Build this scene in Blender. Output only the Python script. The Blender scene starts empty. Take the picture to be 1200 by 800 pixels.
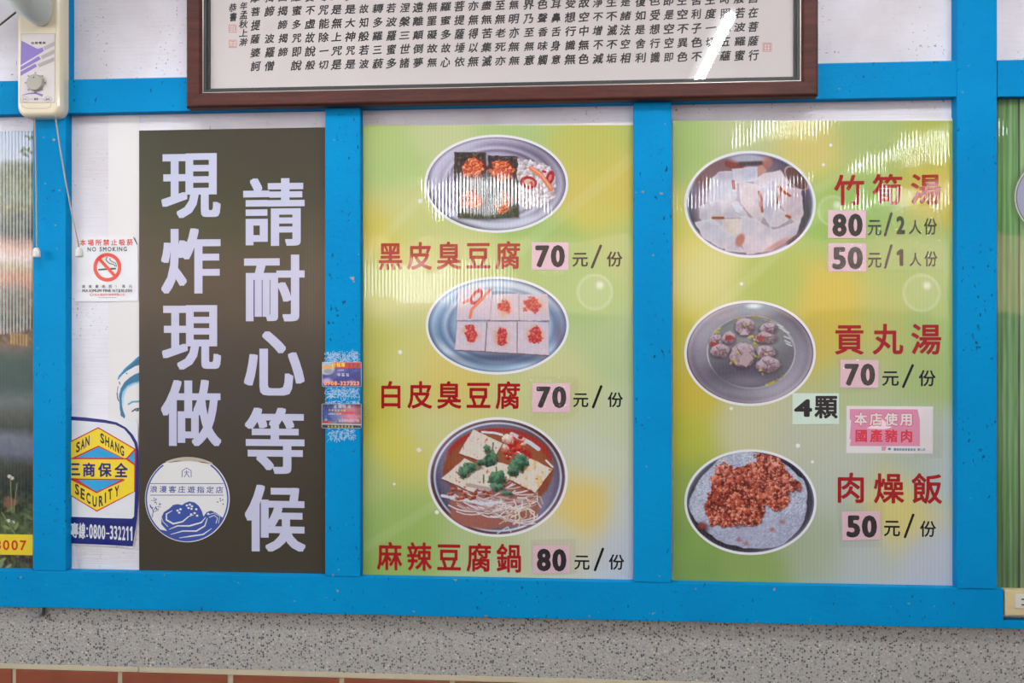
import bpy, bmesh, math, random
import numpy as np
from mathutils import Vector

C = bpy.context.scene.collection
PI = math.pi
random.seed(7)

# ------------------------------------------------------------------ camera
ZC = 1.45                      # eye height
PSI = math.atan(0.0677)        # the wall is seen slightly turned
DC = 2.0
cam = bpy.data.cameras.new('camera'); cam.lens = 30.0; cam.sensor_width = 36.0
co = bpy.data.objects.new('camera', cam); C.objects.link(co)
co.location = (0, -DC, ZC); co.rotation_euler = (PI/2, 0, PSI)
bpy.context.scene.camera = co

# ------------------------------------------------------------------ world, lights, exposure
sc = bpy.context.scene
sc.view_settings.view_transform = 'Standard'
sc.view_settings.look = 'None'
sc.view_settings.gamma = 1.0
sc.view_settings.exposure = -0.17
wd = bpy.data.worlds.new('world'); sc.world = wd; wd.use_nodes = True
wn = wd.node_tree.nodes; wl = wd.node_tree.links
bg = wn['Background']
tc = wn.new('ShaderNodeTexCoord'); sx = wn.new('ShaderNodeSeparateXYZ'); rp = wn.new('ShaderNodeValToRGB')
wl.new(tc.outputs['Generated'], sx.inputs[0]); wl.new(sx.outputs['Z'], rp.inputs[0]); wl.new(rp.outputs[0], bg.inputs[0])
rp.color_ramp.elements[0].position = 0.0; rp.color_ramp.elements[0].color = (0.86, 0.88, 0.95, 1)
rp.color_ramp.elements[1].position = 0.6; rp.color_ramp.elements[1].color = (0.62, 0.72, 0.95, 1)
bg.inputs[1].default_value = 0.42

def area(name, loc, target, sx_, sy_, power, col):
    l = bpy.data.lights.new(name, 'AREA'); l.shape = 'RECTANGLE'; l.size = sx_; l.size_y = sy_
    l.energy = power; l.color = col
    o = bpy.data.objects.new(name, l); C.objects.link(o); o.location = loc
    o.rotation_euler = (Vector(target)-Vector(loc)).to_track_quat('-Z', 'Y').to_euler()
    return o
area('daylight_side', (-3.5, -1.9, 2.2), (0.2, 0, 1.8), 1.8, 1.4, 58, (0.94, 0.965, 1.0))

sun = bpy.data.lights.new('sun', 'SUN'); sun.energy = 15.0; sun.angle = 0.01; sun.color = (1, 0.98, 0.94)
so = bpy.data.objects.new('sun', sun); C.objects.link(so); so.rotation_euler = (math.radians(-48), math.radians(10), 0)

# ------------------------------------------------------------------ helpers
def lin(c):
    out = []
    for v in c[:3]:
        v = v/255.0
        out.append(v/12.92 if v <= 0.04045 else ((v+0.055)/1.055)**2.4)
    return tuple(out)

CS, SN = math.cos(PSI), math.sin(PSI)
def W(px, py, d=0.0):
    """photograph position -> point of the plane standing d in front of the wall"""
    u = (px-600)/1000.0; v = (400-py)/1000.0
    dx = -SN + u*CS; dy = CS + u*SN
    t = (DC-d)/dy
    return (dx*t, -d, ZC+v*t)

ORG = {}
def prop(o, label=None, cat=None, group=None, kind=None):
    if label: o['label'] = label
    if cat: o['category'] = cat
    if group: o['group'] = group
    if kind: o['kind'] = kind
    return o

def thing(name, label, cat, loc, group=None):
    o = bpy.data.objects.new(name, None); C.objects.link(o)
    o.location = loc; o.empty_display_size = 0.05
    ORG[o.name] = Vector(loc)
    return prop(o, label, cat, group)

def mk(name, verts, faces, mat, parent=None, cols=None, smooth=False, origin=None):
    if parent is not None: og = ORG[parent.name]
    elif origin is not None: og = Vector(origin)
    else:
        a = np.array(verts); og = Vector(((a[:, 0].min()+a[:, 0].max())/2, a[:, 1].max(), a[:, 2].min()))
    a = np.array(verts, dtype=float) - np.array(og)
    me = bpy.data.meshes.new(name); me.from_pydata(a.tolist(), [], faces)
    mats = mat if isinstance(mat, (list, tuple)) else [mat]
    for m in mats: me.materials.append(m)
    if cols is not None:
        ca = me.color_attributes.new('Col', 'FLOAT_COLOR', 'POINT')
        arr = np.ones((len(verts), 4), dtype=np.float32); arr[:, :3] = cols
        ca.data.foreach_set('color', arr.ravel())
    if smooth: me.polygons.foreach_set('use_smooth', [True]*len(me.polygons))
    me.update()
    o = bpy.data.objects.new(name, me); C.objects.link(o)
    if parent is not None: o.parent = parent
    else: o.location = og
    ORG[o.name] = og
    return o

TINY = {'sparkle', 'cigarette_print', 'yellow_lettering', 'tree_print', 'foam_print', 'scale_print', 'glue_line', 'small_print', 'slot'}
class MB:
    def __init__(s): s.v = []; s.f = []
    def add(s, v, f):
        n = len(s.v); s.v += [tuple(p) for p in v]; s.f += [tuple(i+n for i in q) for q in f]; return s
    def box(s, x0, x1, y0, y1, z0, z1, c=0.0):
        bm = bmesh.new(); bmesh.ops.create_cube(bm, size=1)
        for v in bm.verts:
            v.co = Vector(((x0+x1)/2+v.co.x*(x1-x0), (y0+y1)/2+v.co.y*(y1-y0), (z0+z1)/2+v.co.z*(z1-z0)))
        if c: bmesh.ops.bevel(bm, geom=list(bm.edges), offset=c, segments=2, profile=0.6, affect='EDGES')
        return s.bm(bm)
    def bm(s, bm):
        bm.verts.index_update()
        s.add([v.co[:] for v in bm.verts], [[v.index for v in f.verts] for f in bm.faces]); bm.free(); return s
    def slab(s, ring, yb, yf, rings=None):
        """ring(inset) -> outline [(x,z)]; extruded from y=-yb to y=-yf with stepped/rounded front given by rings [(inset, depth)]"""
        rs = [(0, yb)] + (rings or [(0, yf)])
        n = None; vs = []; fs = []
        for k, (ins, d) in enumerate(rs):
            o = ring(ins); n = len(o)
            vs += [(x, -d, z) for x, z in o]
            if k:
                for i in range(n):
                    j = (i+1) % n; fs.append(((k-1)*n+i, (k-1)*n+j, k*n+j, k*n+i))
        fs.append(tuple((len(rs)-1)*n+i for i in range(n))); fs.append(tuple(reversed(range(n))))
        return s.add(vs, fs)
    def tube(s, pts, rad, n=8, caps=True):
        pts = [Vector(p) for p in pts]; rs = rad if isinstance(rad, (list, tuple)) else [rad]*len(pts)
        vs = []; fs = []; up = Vector((0.123, 0.3, 0.9)).normalized()
        for k, p in enumerate(pts):
            t = (pts[min(k+1, len(pts)-1)]-pts[max(k-1, 0)]).normalized()
            a = t.cross(up).normalized(); b = t.cross(a).normalized()
            for i in range(n):
                w = 2*PI*i/n; q = p + (a*math.cos(w)+b*math.sin(w))*rs[k]; vs.append(q[:])
            if k:
                for i in range(n):
                    j = (i+1) % n; fs.append(((k-1)*n+i, (k-1)*n+j, k*n+j, k*n+i))
        if caps:
            fs.append(tuple(range(n))); fs.append(tuple((len(pts)-1)*n+i for i in range(n)))
        return s.add(vs, fs)
    def lathe(s, c, prof, axis='y', n=24):
        vs = []; fs = []
        for k, (r, h) in enumerate(prof):
            for i in range(n):
                w = 2*PI*i/n; a, b = r*math.cos(w), r*math.sin(w)
                vs.append((c[0]+a, c[1]+h, c[2]+b) if axis == 'y' else (c[0]+a, c[1]+b, c[2]+h))
            if k:
                for i in range(n):
                    j = (i+1) % n; fs.append(((k-1)*n+i, (k-1)*n+j, k*n+j, k*n+i))
        fs.append(tuple(range(n))); fs.append(tuple((len(prof)-1)*n+i for i in range(n)))
        return s.add(vs, fs)
    def poly(s, pts, d):
        """flat printed shape from photograph outline on the plane d"""
        return s.add([W(x, y, d) for x, y in pts], [tuple(range(len(pts)))])
    def stroke(s, pts, w, d, closed=False):
        """flat printed line"""
        P = [Vector((x, y)) for x, y in pts]; n = len(P); L = []; R = []
        for i in range(n):
            a = P[(i-1) % n] if (closed or i) else P[i]; b = P[(i+1) % n] if (closed or i < n-1) else P[i]
            t = (b-a)
            t = t.normalized() if t.length > 1e-9 else Vector((1, 0))
            m = Vector((-t.y, t.x)); ww = w[i] if isinstance(w, (list, tuple)) else w
            L.append(P[i]+m*ww/2); R.append(P[i]-m*ww/2)
        vs = [W(p.x, p.y, d) for p in L+R]
        fs = [(i, (i+1) % n, n+(i+1) % n, n+i) for i in range(n if closed else n-1)]
        return s.add(vs, fs)
    def build(s, name, mat, parent=None, smooth=False, cols=None, origin=None):
        o = mk(name, s.v, s.f, mat, parent, cols, smooth, origin)
        if name in TINY: o['kind'] = 'stuff'
        return o

def ell(cx, cy, rx, ry, n=32, a0=0, a1=2*PI, rot=0):
    out = []
    full = abs((a1-a0)-2*PI) < 1e-6
    for i in range(n):
        t = a0+(a1-a0)*i/(n if full else n-1); x, y = rx*math.cos(t), ry*math.sin(t)
        out.append((cx+x*math.cos(rot)-y*math.sin(rot), cy+x*math.sin(rot)+y*math.cos(rot)))
    return out

def rrect(x0, x1, z0, z1, r, n=6):
    def ring(ins):
        rr = max(r-ins, 0.0005); a = []
        for (cx, cz, s) in ((x1-ins-rr, z1-ins-rr, 0), (x0+ins+rr, z1-ins-rr, 1), (x0+ins+rr, z0+ins+rr, 2), (x1-ins-rr, z0+ins+rr, 3)):
            for k in range(n+1):
                w = PI/2*(s+k/n); a.append((cx+rr*math.cos(w), cz+rr*math.sin(w)))
        return a
    return ring

def quadring(pts, d):
    q = [W(x, y, d) for x, y in pts]; cx = sum(p[0] for p in q)/len(q); cz = sum(p[2] for p in q)/len(q)
    def ring(ins):
        out = []
        for p in q:
            v = Vector((p[0]-cx, p[2]-cz)); l = v.length; v = v*(l-ins*1.4)/l; out.append((cx+v.x, cz+v.y))
        return out
    return ring

def wrect(x0, y0, x1, y1, d):
    """upright rectangle of the wall plane from photograph bounds: xmin, xmax, zmin, zmax"""
    a = W(x0, y0, d); b = W(x1, y1, d); c = W(x0, y1, d); e = W(x1, y0, d)
    return (a[0]+c[0])/2, (b[0]+e[0])/2, (b[2]+c[2])/2, (a[2]+e[2])/2

# ------------------------------------------------------------------ materials
def nmat(name):
    m = bpy.data.materials.new(name); m.use_nodes = True
    return m, m.node_tree.nodes, m.node_tree.links, m.node_tree.nodes['Principled BSDF']
def math_n(n, l, op, a, b=None):
    q = n.new('ShaderNodeMath'); q.operation = op
    for i, v in enumerate((a, b)):
        if v is None: continue
        if isinstance(v, (int, float)): q.inputs[i].default_value = v
        else: l.new(v, q.inputs[i])
    return q.outputs[0]
def mixc(n, l, fac, a, b):
    q = n.new('ShaderNodeMix'); q.data_type = 'RGBA'
    if isinstance(fac, (int, float)): q.inputs[0].default_value = fac
    else: l.new(fac, q.inputs[0])
    for i, v in ((6, a), (7, b)):
        if isinstance(v, tuple): q.inputs[i].default_value = (*v[:3], 1)
        else: l.new(v, q.inputs[i])
    return q.outputs[2]
def pos(n, l, scale=(1, 1, 1)):
    g = n.new('ShaderNodeNewGeometry'); mp = n.new('ShaderNodeMapping'); mp.inputs['Scale'].default_value = scale
    l.new(g.outputs['Position'], mp.inputs[0]); return mp.outputs[0]
def noise(n, l, vec, sc_, det=4, rough=0.55):
    q = n.new('ShaderNodeTexNoise'); q.inputs['Scale'].default_value = sc_; q.inputs['Detail'].default_value = det
    q.inputs['Roughness'].default_value = rough; l.new(vec, q.inputs['Vector']); return q.outputs['Fac']
def ramp(n, l, fac, a, b, ca=0.0, cb=1.0):
    q = n.new('ShaderNodeMapRange'); q.inputs[1].default_value = a; q.inputs[2].default_value = b
    q.inputs[3].default_value = ca; q.inputs[4].default_value = cb; l.new(fac, q.inputs[0]); return q.outputs[0]
def bump(n, l, p, h, dist, strength=1.0):
    q = n.new('ShaderNodeBump'); q.inputs['Distance'].default_value = dist; q.inputs['Strength'].default_value = strength
    l.new(h, q.inputs['Height']); l.new(q.outputs[0], p.inputs['Normal']); return q

def plain(name, c, rough=0.5, metal=0.0, var=0.06, vs=60, spec=0.5, coat=0.0, bmp=0.0):
    m, n, l, p = nmat(name); v = pos(n, l); f = noise(n, l, v, vs)
    c = lin(c); d = tuple(x*(1-var) for x in c)
    l.new(mixc(n, l, f, c, d), p.inputs['Base Color'])
    p.inputs['Roughness'].default_value = rough; p.inputs['Metallic'].default_value = metal
    p.inputs['Specular IOR Level'].default_value = spec; p.inputs['Coat Weight'].default_value = coat
    if bmp: bump(n, l, p, f, bmp)
    return m

def paint_blue():
    m, n, l, p = nmat('blue_paint')
    v = pos(n, l); vg = pos(n, l, (1, 1, 0.12)); vh = pos(n, l, (0.6, 1, 1))
    f1 = noise(n, l, v, 4, 3); f2 = noise(n, l, vh, 90, 5)
    base = mixc(n, l, ramp(n, l, f1, 0.35, 0.65), lin((0, 137, 195)), lin((0, 129, 187)))
    base = mixc(n, l, ramp(n, l, f2, 0.5, 0.8, 0, 0.25), base, lin((3, 118, 178)))
    # dark flecks
    v2 = pos(n, l, (1, 1, 0.55)); f3 = noise(n, l, v2, 115, 3, 0.6); g3 = noise(n, l, v, 7, 2)
    k = math_n(n, l, 'MULTIPLY', ramp(n, l, f3, 0.64, 0.68), ramp(n, l, g3, 0.48, 0.56))
    base = mixc(n, l, k, base, lin((20, 72, 104)))
    # chipped spots showing pale wood
    f4 = noise(n, l, v, 60, 3, 0.5); g4 = noise(n, l, v, 11, 2)
    k2 = math_n(n, l, 'MULTIPLY', ramp(n, l, f4, 0.73, 0.745), ramp(n, l, g4, 0.50, 0.52))
    base = mixc(n, l, k2, base, lin((176, 134, 118)))
    l.new(base, p.inputs['Base Color']); p.inputs['Roughness'].default_value = 0.6
    p.inputs['Specular IOR Level'].default_value = 0.07
    bump(n, l, p, f2, 0.0009)
    return m
def paint_white(name='white_paint', c=(220, 219, 228)):
    m, n, l, p = nmat(name)
    v = pos(n, l); vv = pos(n, l, (5, 1, 0.5)); vh = pos(n, l, (0.35, 1, 6))
    f1 = noise(n, l, v, 3.2, 5, 0.6); f2 = noise(n, l, vh, 30, 5, 0.6); f3 = noise(n, l, v, 120, 2)
    base = mixc(n, l, ramp(n, l, f1, 0.40, 0.64), lin(c), lin((203, 200, 204)))
    base = mixc(n, l, ramp(n, l, f2, 0.56, 0.82, 0, 0.4), base, lin((188, 184, 182)))
    g = noise(n, l, v, 5, 2)
    k = math_n(n, l, 'MULTIPLY', ramp(n, l, f3, 0.64, 0.69), ramp(n, l, g, 0.47, 0.56, 0, 0.8))
    base = mixc(n, l, k, base, lin((118, 104, 96)))
    f5 = noise(n, l, vv, 42, 2); g5 = noise(n, l, v, 9, 2)
    k5 = math_n(n, l, 'MULTIPLY', ramp(n, l, f5, 0.70, 0.73), ramp(n, l, g5, 0.53, 0.57))
    base = mixc(n, l, k5, base, lin((105, 92, 86)))
    l.new(base, p.inputs['Base Color']); p.inputs['Roughness'].default_value = 0.6
    p.inputs['Specular IOR Level'].default_value = 0.3
    bump(n, l, p, f2, 0.0012)
    return m
def pebbles():
    m, n, l, p = nmat('pebble_wash')
    v = pos(n, l)
    def vor(s, out='Distance'):
        q = n.new('ShaderNodeTexVoronoi'); q.inputs['Scale'].default_value = s; l.new(v, q.inputs['Vector']); return q
    a = vor(205); b = vor(120)
    sh = n.new('ShaderNodeSeparateColor'); l.new(a.outputs['Color'], sh.inputs[0])
    cr = n.new('ShaderNodeValToRGB'); cr.color_ramp.interpolation = 'CONSTANT'
    els = [(0, (56, 58, 62)), (0.20, (140, 136, 132)), (0.30, (158, 154, 148)), (0.5, (172, 166, 160)), (0.64, (150, 148, 146)), (0.8, (166, 154, 142)), (0.88, (118, 116, 116)), (0.95, (196, 190, 182)), (0.99, (160, 134, 112))]
    e = cr.color_ramp.elements; e[0].position = 0; e[0].color = (*lin(els[0][1]), 1); e[1].position = els[1][0]; e[1].color = (*lin(els[1][1]), 1)
    for t, c in els[2:]:
        k = e.new(t); k.color = (*lin(c), 1)
    l.new(sh.outputs[0], cr.inputs[0])
    stone = ramp(n, l, a.outputs['Distance'], 0.44, 0.58)
    base = mixc(n, l, stone, cr.outputs[0], lin((160, 160, 158)))
    sb = n.new('ShaderNodeSeparateColor'); l.new(b.outputs['Color'], sb.inputs[0])
    k = math_n(n, l, 'MULTIPLY', ramp(n, l, sb.outputs[1], 0.87, 0.875), ramp(n, l, b.outputs['Distance'], 0.40, 0.34))
    dk = mixc(n, l, sb.outputs[0], lin((38, 40, 46)), lin((104, 100, 98)))
    base = mixc(n, l, k, base, dk)
    f = noise(n, l, v, 5, 3)
    base = mixc(n, l, ramp(n, l, f, 0.35, 0.7, 0, 0.3), base, lin((168, 165, 160)))
    l.new(base, p.inputs['Base Color']); p.inputs['Roughness'].default_value = 0.75
    bump(n, l, p, math_n(n, l, 'SUBTRACT', 1.0, a.outputs['Distance']), 0.0016)
    return m
def wood_frame():
    m, n, l, p = nmat('brown_wood')
    v = pos(n, l, (1, 1, 9)); f = noise(n, l, v, 9, 6, 0.65); v2 = pos(n, l); f2 = noise(n, l, v2, 260, 2)
    base = mixc(n, l, ramp(n, l, f, 0.35, 0.7), lin((88, 46, 38)), lin((62, 33, 29)))
    base = mixc(n, l, ramp(n, l, f2, 0.4, 0.8, 0, 0.3), base, lin((48, 27, 25)))
    l.new(base, p.inputs['Base Color']); p.inputs['Roughness'].default_value = 0.5; p.inputs['Specular IOR Level'].default_value = 0.2
    bump(n, l, p, f2, 0.0002); return m
def fluted(name, color=None, rough=0.45, slope=0.036, period=0.0084, stripe=0.0, coat=1.0, spec=0.15, crough=0.035):
    """twin-wall plastic sheet: vertical flutes, colour from the print (Col) or one colour"""
    m, n, l, p = nmat(name)
    if color is None:
        a = n.new('ShaderNodeAttribute'); a.attribute_name = 'Col'; base = a.outputs['Color']
    else:
        v = pos(n, l); f = noise(n, l, v, 3, 3); c = lin(color)
        base = mixc(n, l, f, c, tuple(x*0.9 for x in c))
    g = n.new('ShaderNodeNewGeometry'); s = n.new('ShaderNodeSeparateXYZ'); l.new(g.outputs['Position'], s.inputs[0])
    ph = math_n(n, l, 'MULTIPLY', s.outputs[0], 2*PI/period)
    sn = math_n(n, l, 'SINE', ph)
    if stripe: base = mixc(n, l, ramp(n, l, sn, 0.2, 1.0, 0, stripe), base, tuple(x for x in lin((120, 112, 100))))  # greyish stripe mixed into the colour once per flute
    l.new(base, p.inputs['Base Color']); p.inputs['Roughness'].default_value = rough
    p.inputs['Specular IOR Level'].default_value = spec
    p.inputs['Coat Weight'].default_value = coat; p.inputs['Coat Roughness'].default_value = crough
    h = math_n(n, l, 'MULTIPLY', sn, slope*period/(2*PI))
    wv = noise(n, l, pos(n, l, (1, 1, 0.7)), 9, 2); h2 = math_n(n, l, 'MULTIPLY', wv, 0.0012)
    q = bump(n, l, p, math_n(n, l, 'ADD', h, h2), 1.0)
    l.new(q.outputs[0], p.inputs['Coat Normal'])
    l.remove(p.inputs['Normal'].links[0])
    h3 = math_n(n, l, 'MULTIPLY', h, 0.22); q3 = bump(n, l, p, h3, 1.0)
    return m
def vcol(name, rough=0.4, wr=0.0, coat=0.0):
    m, n, l, p = nmat(name); a = n.new('ShaderNodeAttribute'); a.attribute_name = 'Col'
    l.new(a.outputs['Color'], p.inputs['Base Color']); p.inputs['Roughness'].default_value = rough
    p.inputs['Coat Weight'].default_value = coat; p.inputs['Coat Roughness'].default_value = 0.08
    if wr:
        f = noise(n, l, pos(n, l), 22, 2); q = bump(n, l, p, f, wr); l.new(q.outputs[0], p.inputs['Coat Normal'])
    return m
def film(name, c, rough=0.3, wr=0.002, coat=0.6, var=0.03, ws=26):
    """printed glossy sticker film with soft wrinkles"""
    m, n, l, p = nmat(name); v = pos(n, l); f = noise(n, l, v, ws, 3); c = lin(c)
    l.new(mixc(n, l, f, c, tuple(x*(1-var) for x in c)), p.inputs['Base Color'])
    p.inputs['Roughness'].default_value = rough; p.inputs['Coat Weight'].default_value = coat; p.inputs['Coat Roughness'].default_value = 0.07
    q = bump(n, l, p, f, wr); l.new(q.outputs[0], p.inputs['Coat Normal']); return m
def clear(name, gloss=0.10, tint=(1, 1, 1), wr=0.0, rough=0.02):
    m = bpy.data.materials.new(name); m.use_nodes = True; n = m.node_tree.nodes; l = m.node_tree.links; n.clear()
    o = n.new('ShaderNodeOutputMaterial'); mx = n.new('ShaderNodeMixShader'); t = n.new('ShaderNodeBsdfTransparent'); g = n.new('ShaderNodeBsdfGlossy')
    t.inputs[0].default_value = (*tint, 1); g.inputs['Roughness'].default_value = rough
    lw = n.new('ShaderNodeLayerWeight'); f5 = math_n(n, l, 'POWER', lw.outputs['Facing'], 5.0)
    k = math_n(n, l, 'ADD', math_n(n, l, 'MULTIPLY', f5, 0.8), gloss)
    l.new(k, mx.inputs[0]); l.new(t.outputs[0], mx.inputs[1]); l.new(g.outputs[0], mx.inputs[2]); l.new(mx.outputs[0], o.inputs[0])
    if wr:
        f = noise(n, l, pos(n, l), 60, 3); q = n.new('ShaderNodeBump'); q.inputs['Distance'].default_value = wr
        l.new(f, q.inputs['Height']); l.new(q.outputs[0], g.inputs['Normal'])
    return m

M = {
 'blue': paint_blue(), 'white': paint_white(), 'pebble': pebbles(), 'wood': wood_frame(),
 'dark_sign': fluted('olive_black_sheet', (60, 55, 42), slope=0.035, period=0.0075, crough=0.2),
 'sign_text': fluted('lavender_print', (190, 192, 218), slope=0.035, period=0.0075, crough=0.2),
 'print': fluted('menu_print', None, stripe=0.10),
 'print_red': fluted('red_print', (156, 6, 14)), 'print_black': fluted('black_print', (12, 10, 12)), 'print_white': fluted('white_print', (222, 224, 228)),
 'sheet_white': plain('sheet_core', (216, 214, 214), 0.5, var=0.02),
 'paper': plain('calligraphy_paper', (200, 193, 192), 0.85, var=0.03, vs=8, bmp=0.0006),
 'ink': plain('brush_ink', (38, 36, 38), 0.7, var=0.3, vs=200), 'seal': plain('seal_red', (196, 120, 108), 0.7, var=0.2, vs=400),
 'liner': plain('dark_liner', (42, 44, 46), 0.5), 'lip': plain('silver_lip', (205, 200, 192), 0.3, 0.6),
 'glass': clear('picture_glass', 0.045),
 'tape': clear('clear_tape', 0.03, (1, 1, 1), wr=0.003, rough=0.16),
 'tile': plain('terracotta_glaze', (152, 80, 54), 0.42, var=0.5, vs=14, coat=0.1, bmp=0.001),
 'grout': plain('cream_grout', (196, 184, 158), 0.9, var=0.2, vs=60, bmp=0.001),
 'cream': plain('cream_plastic', (226, 214, 186), 0.32, var=0.03, vs=10, coat=0.2), 'greyplast': plain('grey_green_plastic', (214, 218, 206), 0.3, var=0.05, coat=0.3),
 'panel_lilac': plain('panel_label', (214, 206, 206), 0.4), 'purple': plain('purple_print', (134, 116, 190), 0.4), 'greyprint': plain('grey_print', (150, 148, 146), 0.5),
 'knob': plain('grey_knob', (172, 170, 158), 0.35), 'beadw': plain('white_bead', (216, 214, 208), 0.4), 'cord': plain('beige_cord', (176, 158, 140), 0.8),
 'wire': plain('dark_wire', (92, 82, 74), 0.4, 0.5), 'steel': plain('galvanised_steel', (140, 142, 146), 0.4, 0.8),
 'st_white': film('white_film', (216, 220, 226)), 'st_red': film('red_film', (214, 52, 40)), 'st_black': film('black_film', (40, 38, 42)),
 'st_yellow': film('yellow_film', (232, 206, 44)), 'st_cyan': film('cyan_film', (30, 158, 212)), 'st_navy': film('navy_film', (14, 30, 112)),
 'st_crimson': film('crimson_film', (196, 34, 40)), 'st_green': film('green_film', (40, 74, 66)),
 'pinkp': film('pink_paper', (218, 182, 194), 0.45, 0.0006, 0.3), 'black_num': film('black_numerals', (16, 14, 18), 0.4, 0.0006, 0.3),
 'palegreen': film('pale_green_paper', (196, 216, 202), 0.45, 0.0006, 0.25), 'stk_paper': film('white_sticker', (214, 210, 212), 0.45, 0.001, 0.2),
 'stk_pink': film('pink_sticker_print', (208, 134, 164), 0.45, 0.001, 0.2), 'stk_palepink': film('pale_pink_print', (236, 212, 222), 0.45, 0.001, 0.2),
 'stk_red': film('red_sticker_print', (206, 44, 62), 0.45, 0.001, 0.2), 'stk_teal': film('teal_print', (60, 120, 150), 0.45, 0.001, 0.2),
 'round_white': plain('round_sticker_white', (214, 214, 214), 0.5, var=0.03), 'round_blue': plain('round_sticker_blue', (46, 74, 152), 0.5),
 'curl': plain('curled_underside', (196, 186, 172), 0.6), 'curl_brown': plain('brown_glue', (120, 84, 60), 0.6),
 'card': vcol('card_print', 0.4, 0.0015, 0.4), 'card_orange': film('card_orange', (250, 160, 90), 0.4, 0.0006), 'card_yellow': film('card_yellow', (240, 210, 70), 0.4, 0.0006),
 'card_white': film('card_white', (215, 215, 220), 0.4, 0.0006), 'card_red': film('card_red', (220, 50, 50), 0.4, 0.0006), 'card_green': film('card_green', (30, 90, 60), 0.4, 0.0006),
 'residue': plain('paper_residue', (166, 196, 226), 0.8, var=0.2, vs=300), 'photo': vcol('blue_portrait_print', 0.5),
 'yellow_tape': fluted('yellow_strip', (222, 200, 40)), 'strip_red': fluted('strip_red', (190, 50, 30)),
 'plate_cream': plain('aged_cream', (206, 190, 148), 0.5, var=0.12), 'plate_white': plain('socket_white', (206, 206, 200), 0.4), 'slot': plain('slot_dark', (30, 28, 26), 0.6),
 'floor': plain('floor_tile_grey', (72, 72, 74), 0.6), 'ceiling': plain('ceiling_white', (206, 206, 204), 0.8),
 'lower': plain('lower_wall_tile', (150, 86, 62), 0.6),
}
me_, n_, l_, p_ = nmat('tube_glow'); p_.inputs['Emission Color'].default_value = (0.93, 0.97, 1, 1); p_.inputs['Emission Strength'].default_value = 62.0; M['tube'] = me_
me2, n_, l_, p_ = nmat('fill_panel_glow'); p_.inputs['Emission Color'].default_value = (0.96, 0.98, 1, 1); p_.inputs['Emission Strength'].default_value = 18.0; M['fill_diffuser'] = me2
M['hedge'] = plain('leaf_green', (110, 170, 76), 0.7, var=0.5, vs=3)
M['far_wall'] = plain('peach_render', (244, 196, 168), 0.8)
M['far_amber'] = plain('amber_awning', (236, 150, 60), 0.7)
me3, n_, l_, p_ = nmat('box_glow'); p_.inputs['Emission Color'].default_value = (1, 0.99, 0.97, 1); p_.inputs['Emission Strength'].default_value = 9.0; M['streak_glow'] = me3
M['mauve'] = plain('mauve_shutter', (104, 88, 108), 0.7)

# ------------------------------------------------------------------ lettering
_gc = {'1': (np.array([(0.24, 0), (0.33, 0), (0.33, 0.686), (0.24, 0.686), (0.10, 0.575), (0.10, 0.48), (0.24, 0.585)]), [(0, 1, 2, 3), (3, 4, 5, 6)])}
def glyph(ch):
    if ch not in _gc:
        cu = bpy.data.curves.new('t', 'FONT'); cu.body = ch; cu.size = 1; cu.resolution_u = 3
        o = bpy.data.objects.new('t', cu); C.objects.link(o)
        dg = bpy.context.evaluated_depsgraph_get(); m = bpy.data.meshes.new_from_object(o.evaluated_get(dg))
        v = np.array([p.co[:2] for p in m.vertices]) if len(m.vertices) else np.zeros((0, 2))
        f = [tuple(p.vertices) for p in m.polygons]
        bpy.data.objects.remove(o); bpy.data.curves.remove(cu); bpy.data.meshes.remove(m)
        _gc[ch] = (v, f)
    return _gc[ch]
REF = (0.05, 0.955, -0.083, 0.825)       # ink cell of a full CJK character
def put(mb, ch, rect, d, bold=0.0, mode='ink', nb=10, shear=0.0, rot=0.0, sq=False, anis=1.0):
    """rect = world (x0,x1,z0,z1). mode ink: the glyph's own ink fills rect; em: the full CJK cell fills rect"""
    v, f = glyph(ch)
    if not len(v): return
    b = bold
    if mode == 'ink': bx = (v[:, 0].min()-b, v[:, 0].max()+b, v[:, 1].min()-b*anis, v[:, 1].max()+b*anis)
    else: bx = (REF[0]-b, REF[1]+b, REF[2]-b*anis, REF[3]+b*anis)
    x0, x1, z0, z1 = rect
    offs = [(0, 0)] + ([(math.cos(2*PI*k/nb)*b, math.sin(2*PI*k/nb)*b*anis) for k in range(nb)] if b else [])
    if sq: offs = [(0, 0)] + [(i*b/2, j*b*anis/2) for i in (-2, -1, 0, 1, 2) for j in (-2, -1, 0, 1, 2) if max(abs(i), abs(j)) == 2]
    cxr, czr = (x0+x1)/2, (z0+z1)/2
    for k, (ox, oz) in enumerate(offs):
        xx = x0+(v[:, 0]+ox-bx[0])/(bx[1]-bx[0])*(x1-x0); zz = z0+(v[:, 1]+oz-bx[2])/(bx[3]-bx[2])*(z1-z0)
        if shear or rot:
            dx = xx-cxr; dz = zz-czr; dx = dx+shear*dz; dz = dz+rot*dx; xx = cxr+dx; zz = czr+dz
        yy = -(d+k*1.2e-5)
        mb.add([(a, yy, c) for a, c in zip(xx, zz)], f)
def prect(x0, y0, x1, y1, d):
    return wrect(x0, y0, x1, y1, d)
def line_cjk(mb, text, x0, y0, x1, y1, cw, d, bold=0.02, anis=1.0, **kw):
    r = wrect(x0, y0, x1, y1, d); n = len(text); s = (r[1]-r[0])/(x1-x0); w = cw*s
    for i, ch in enumerate(text):
        a = r[0] + (0 if n == 1 else (r[1]-r[0]-w)*i/(n-1))
        put(mb, ch, (a, a+w, r[2], r[3]), d, bold, 'em', anis=anis, **kw)
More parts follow.
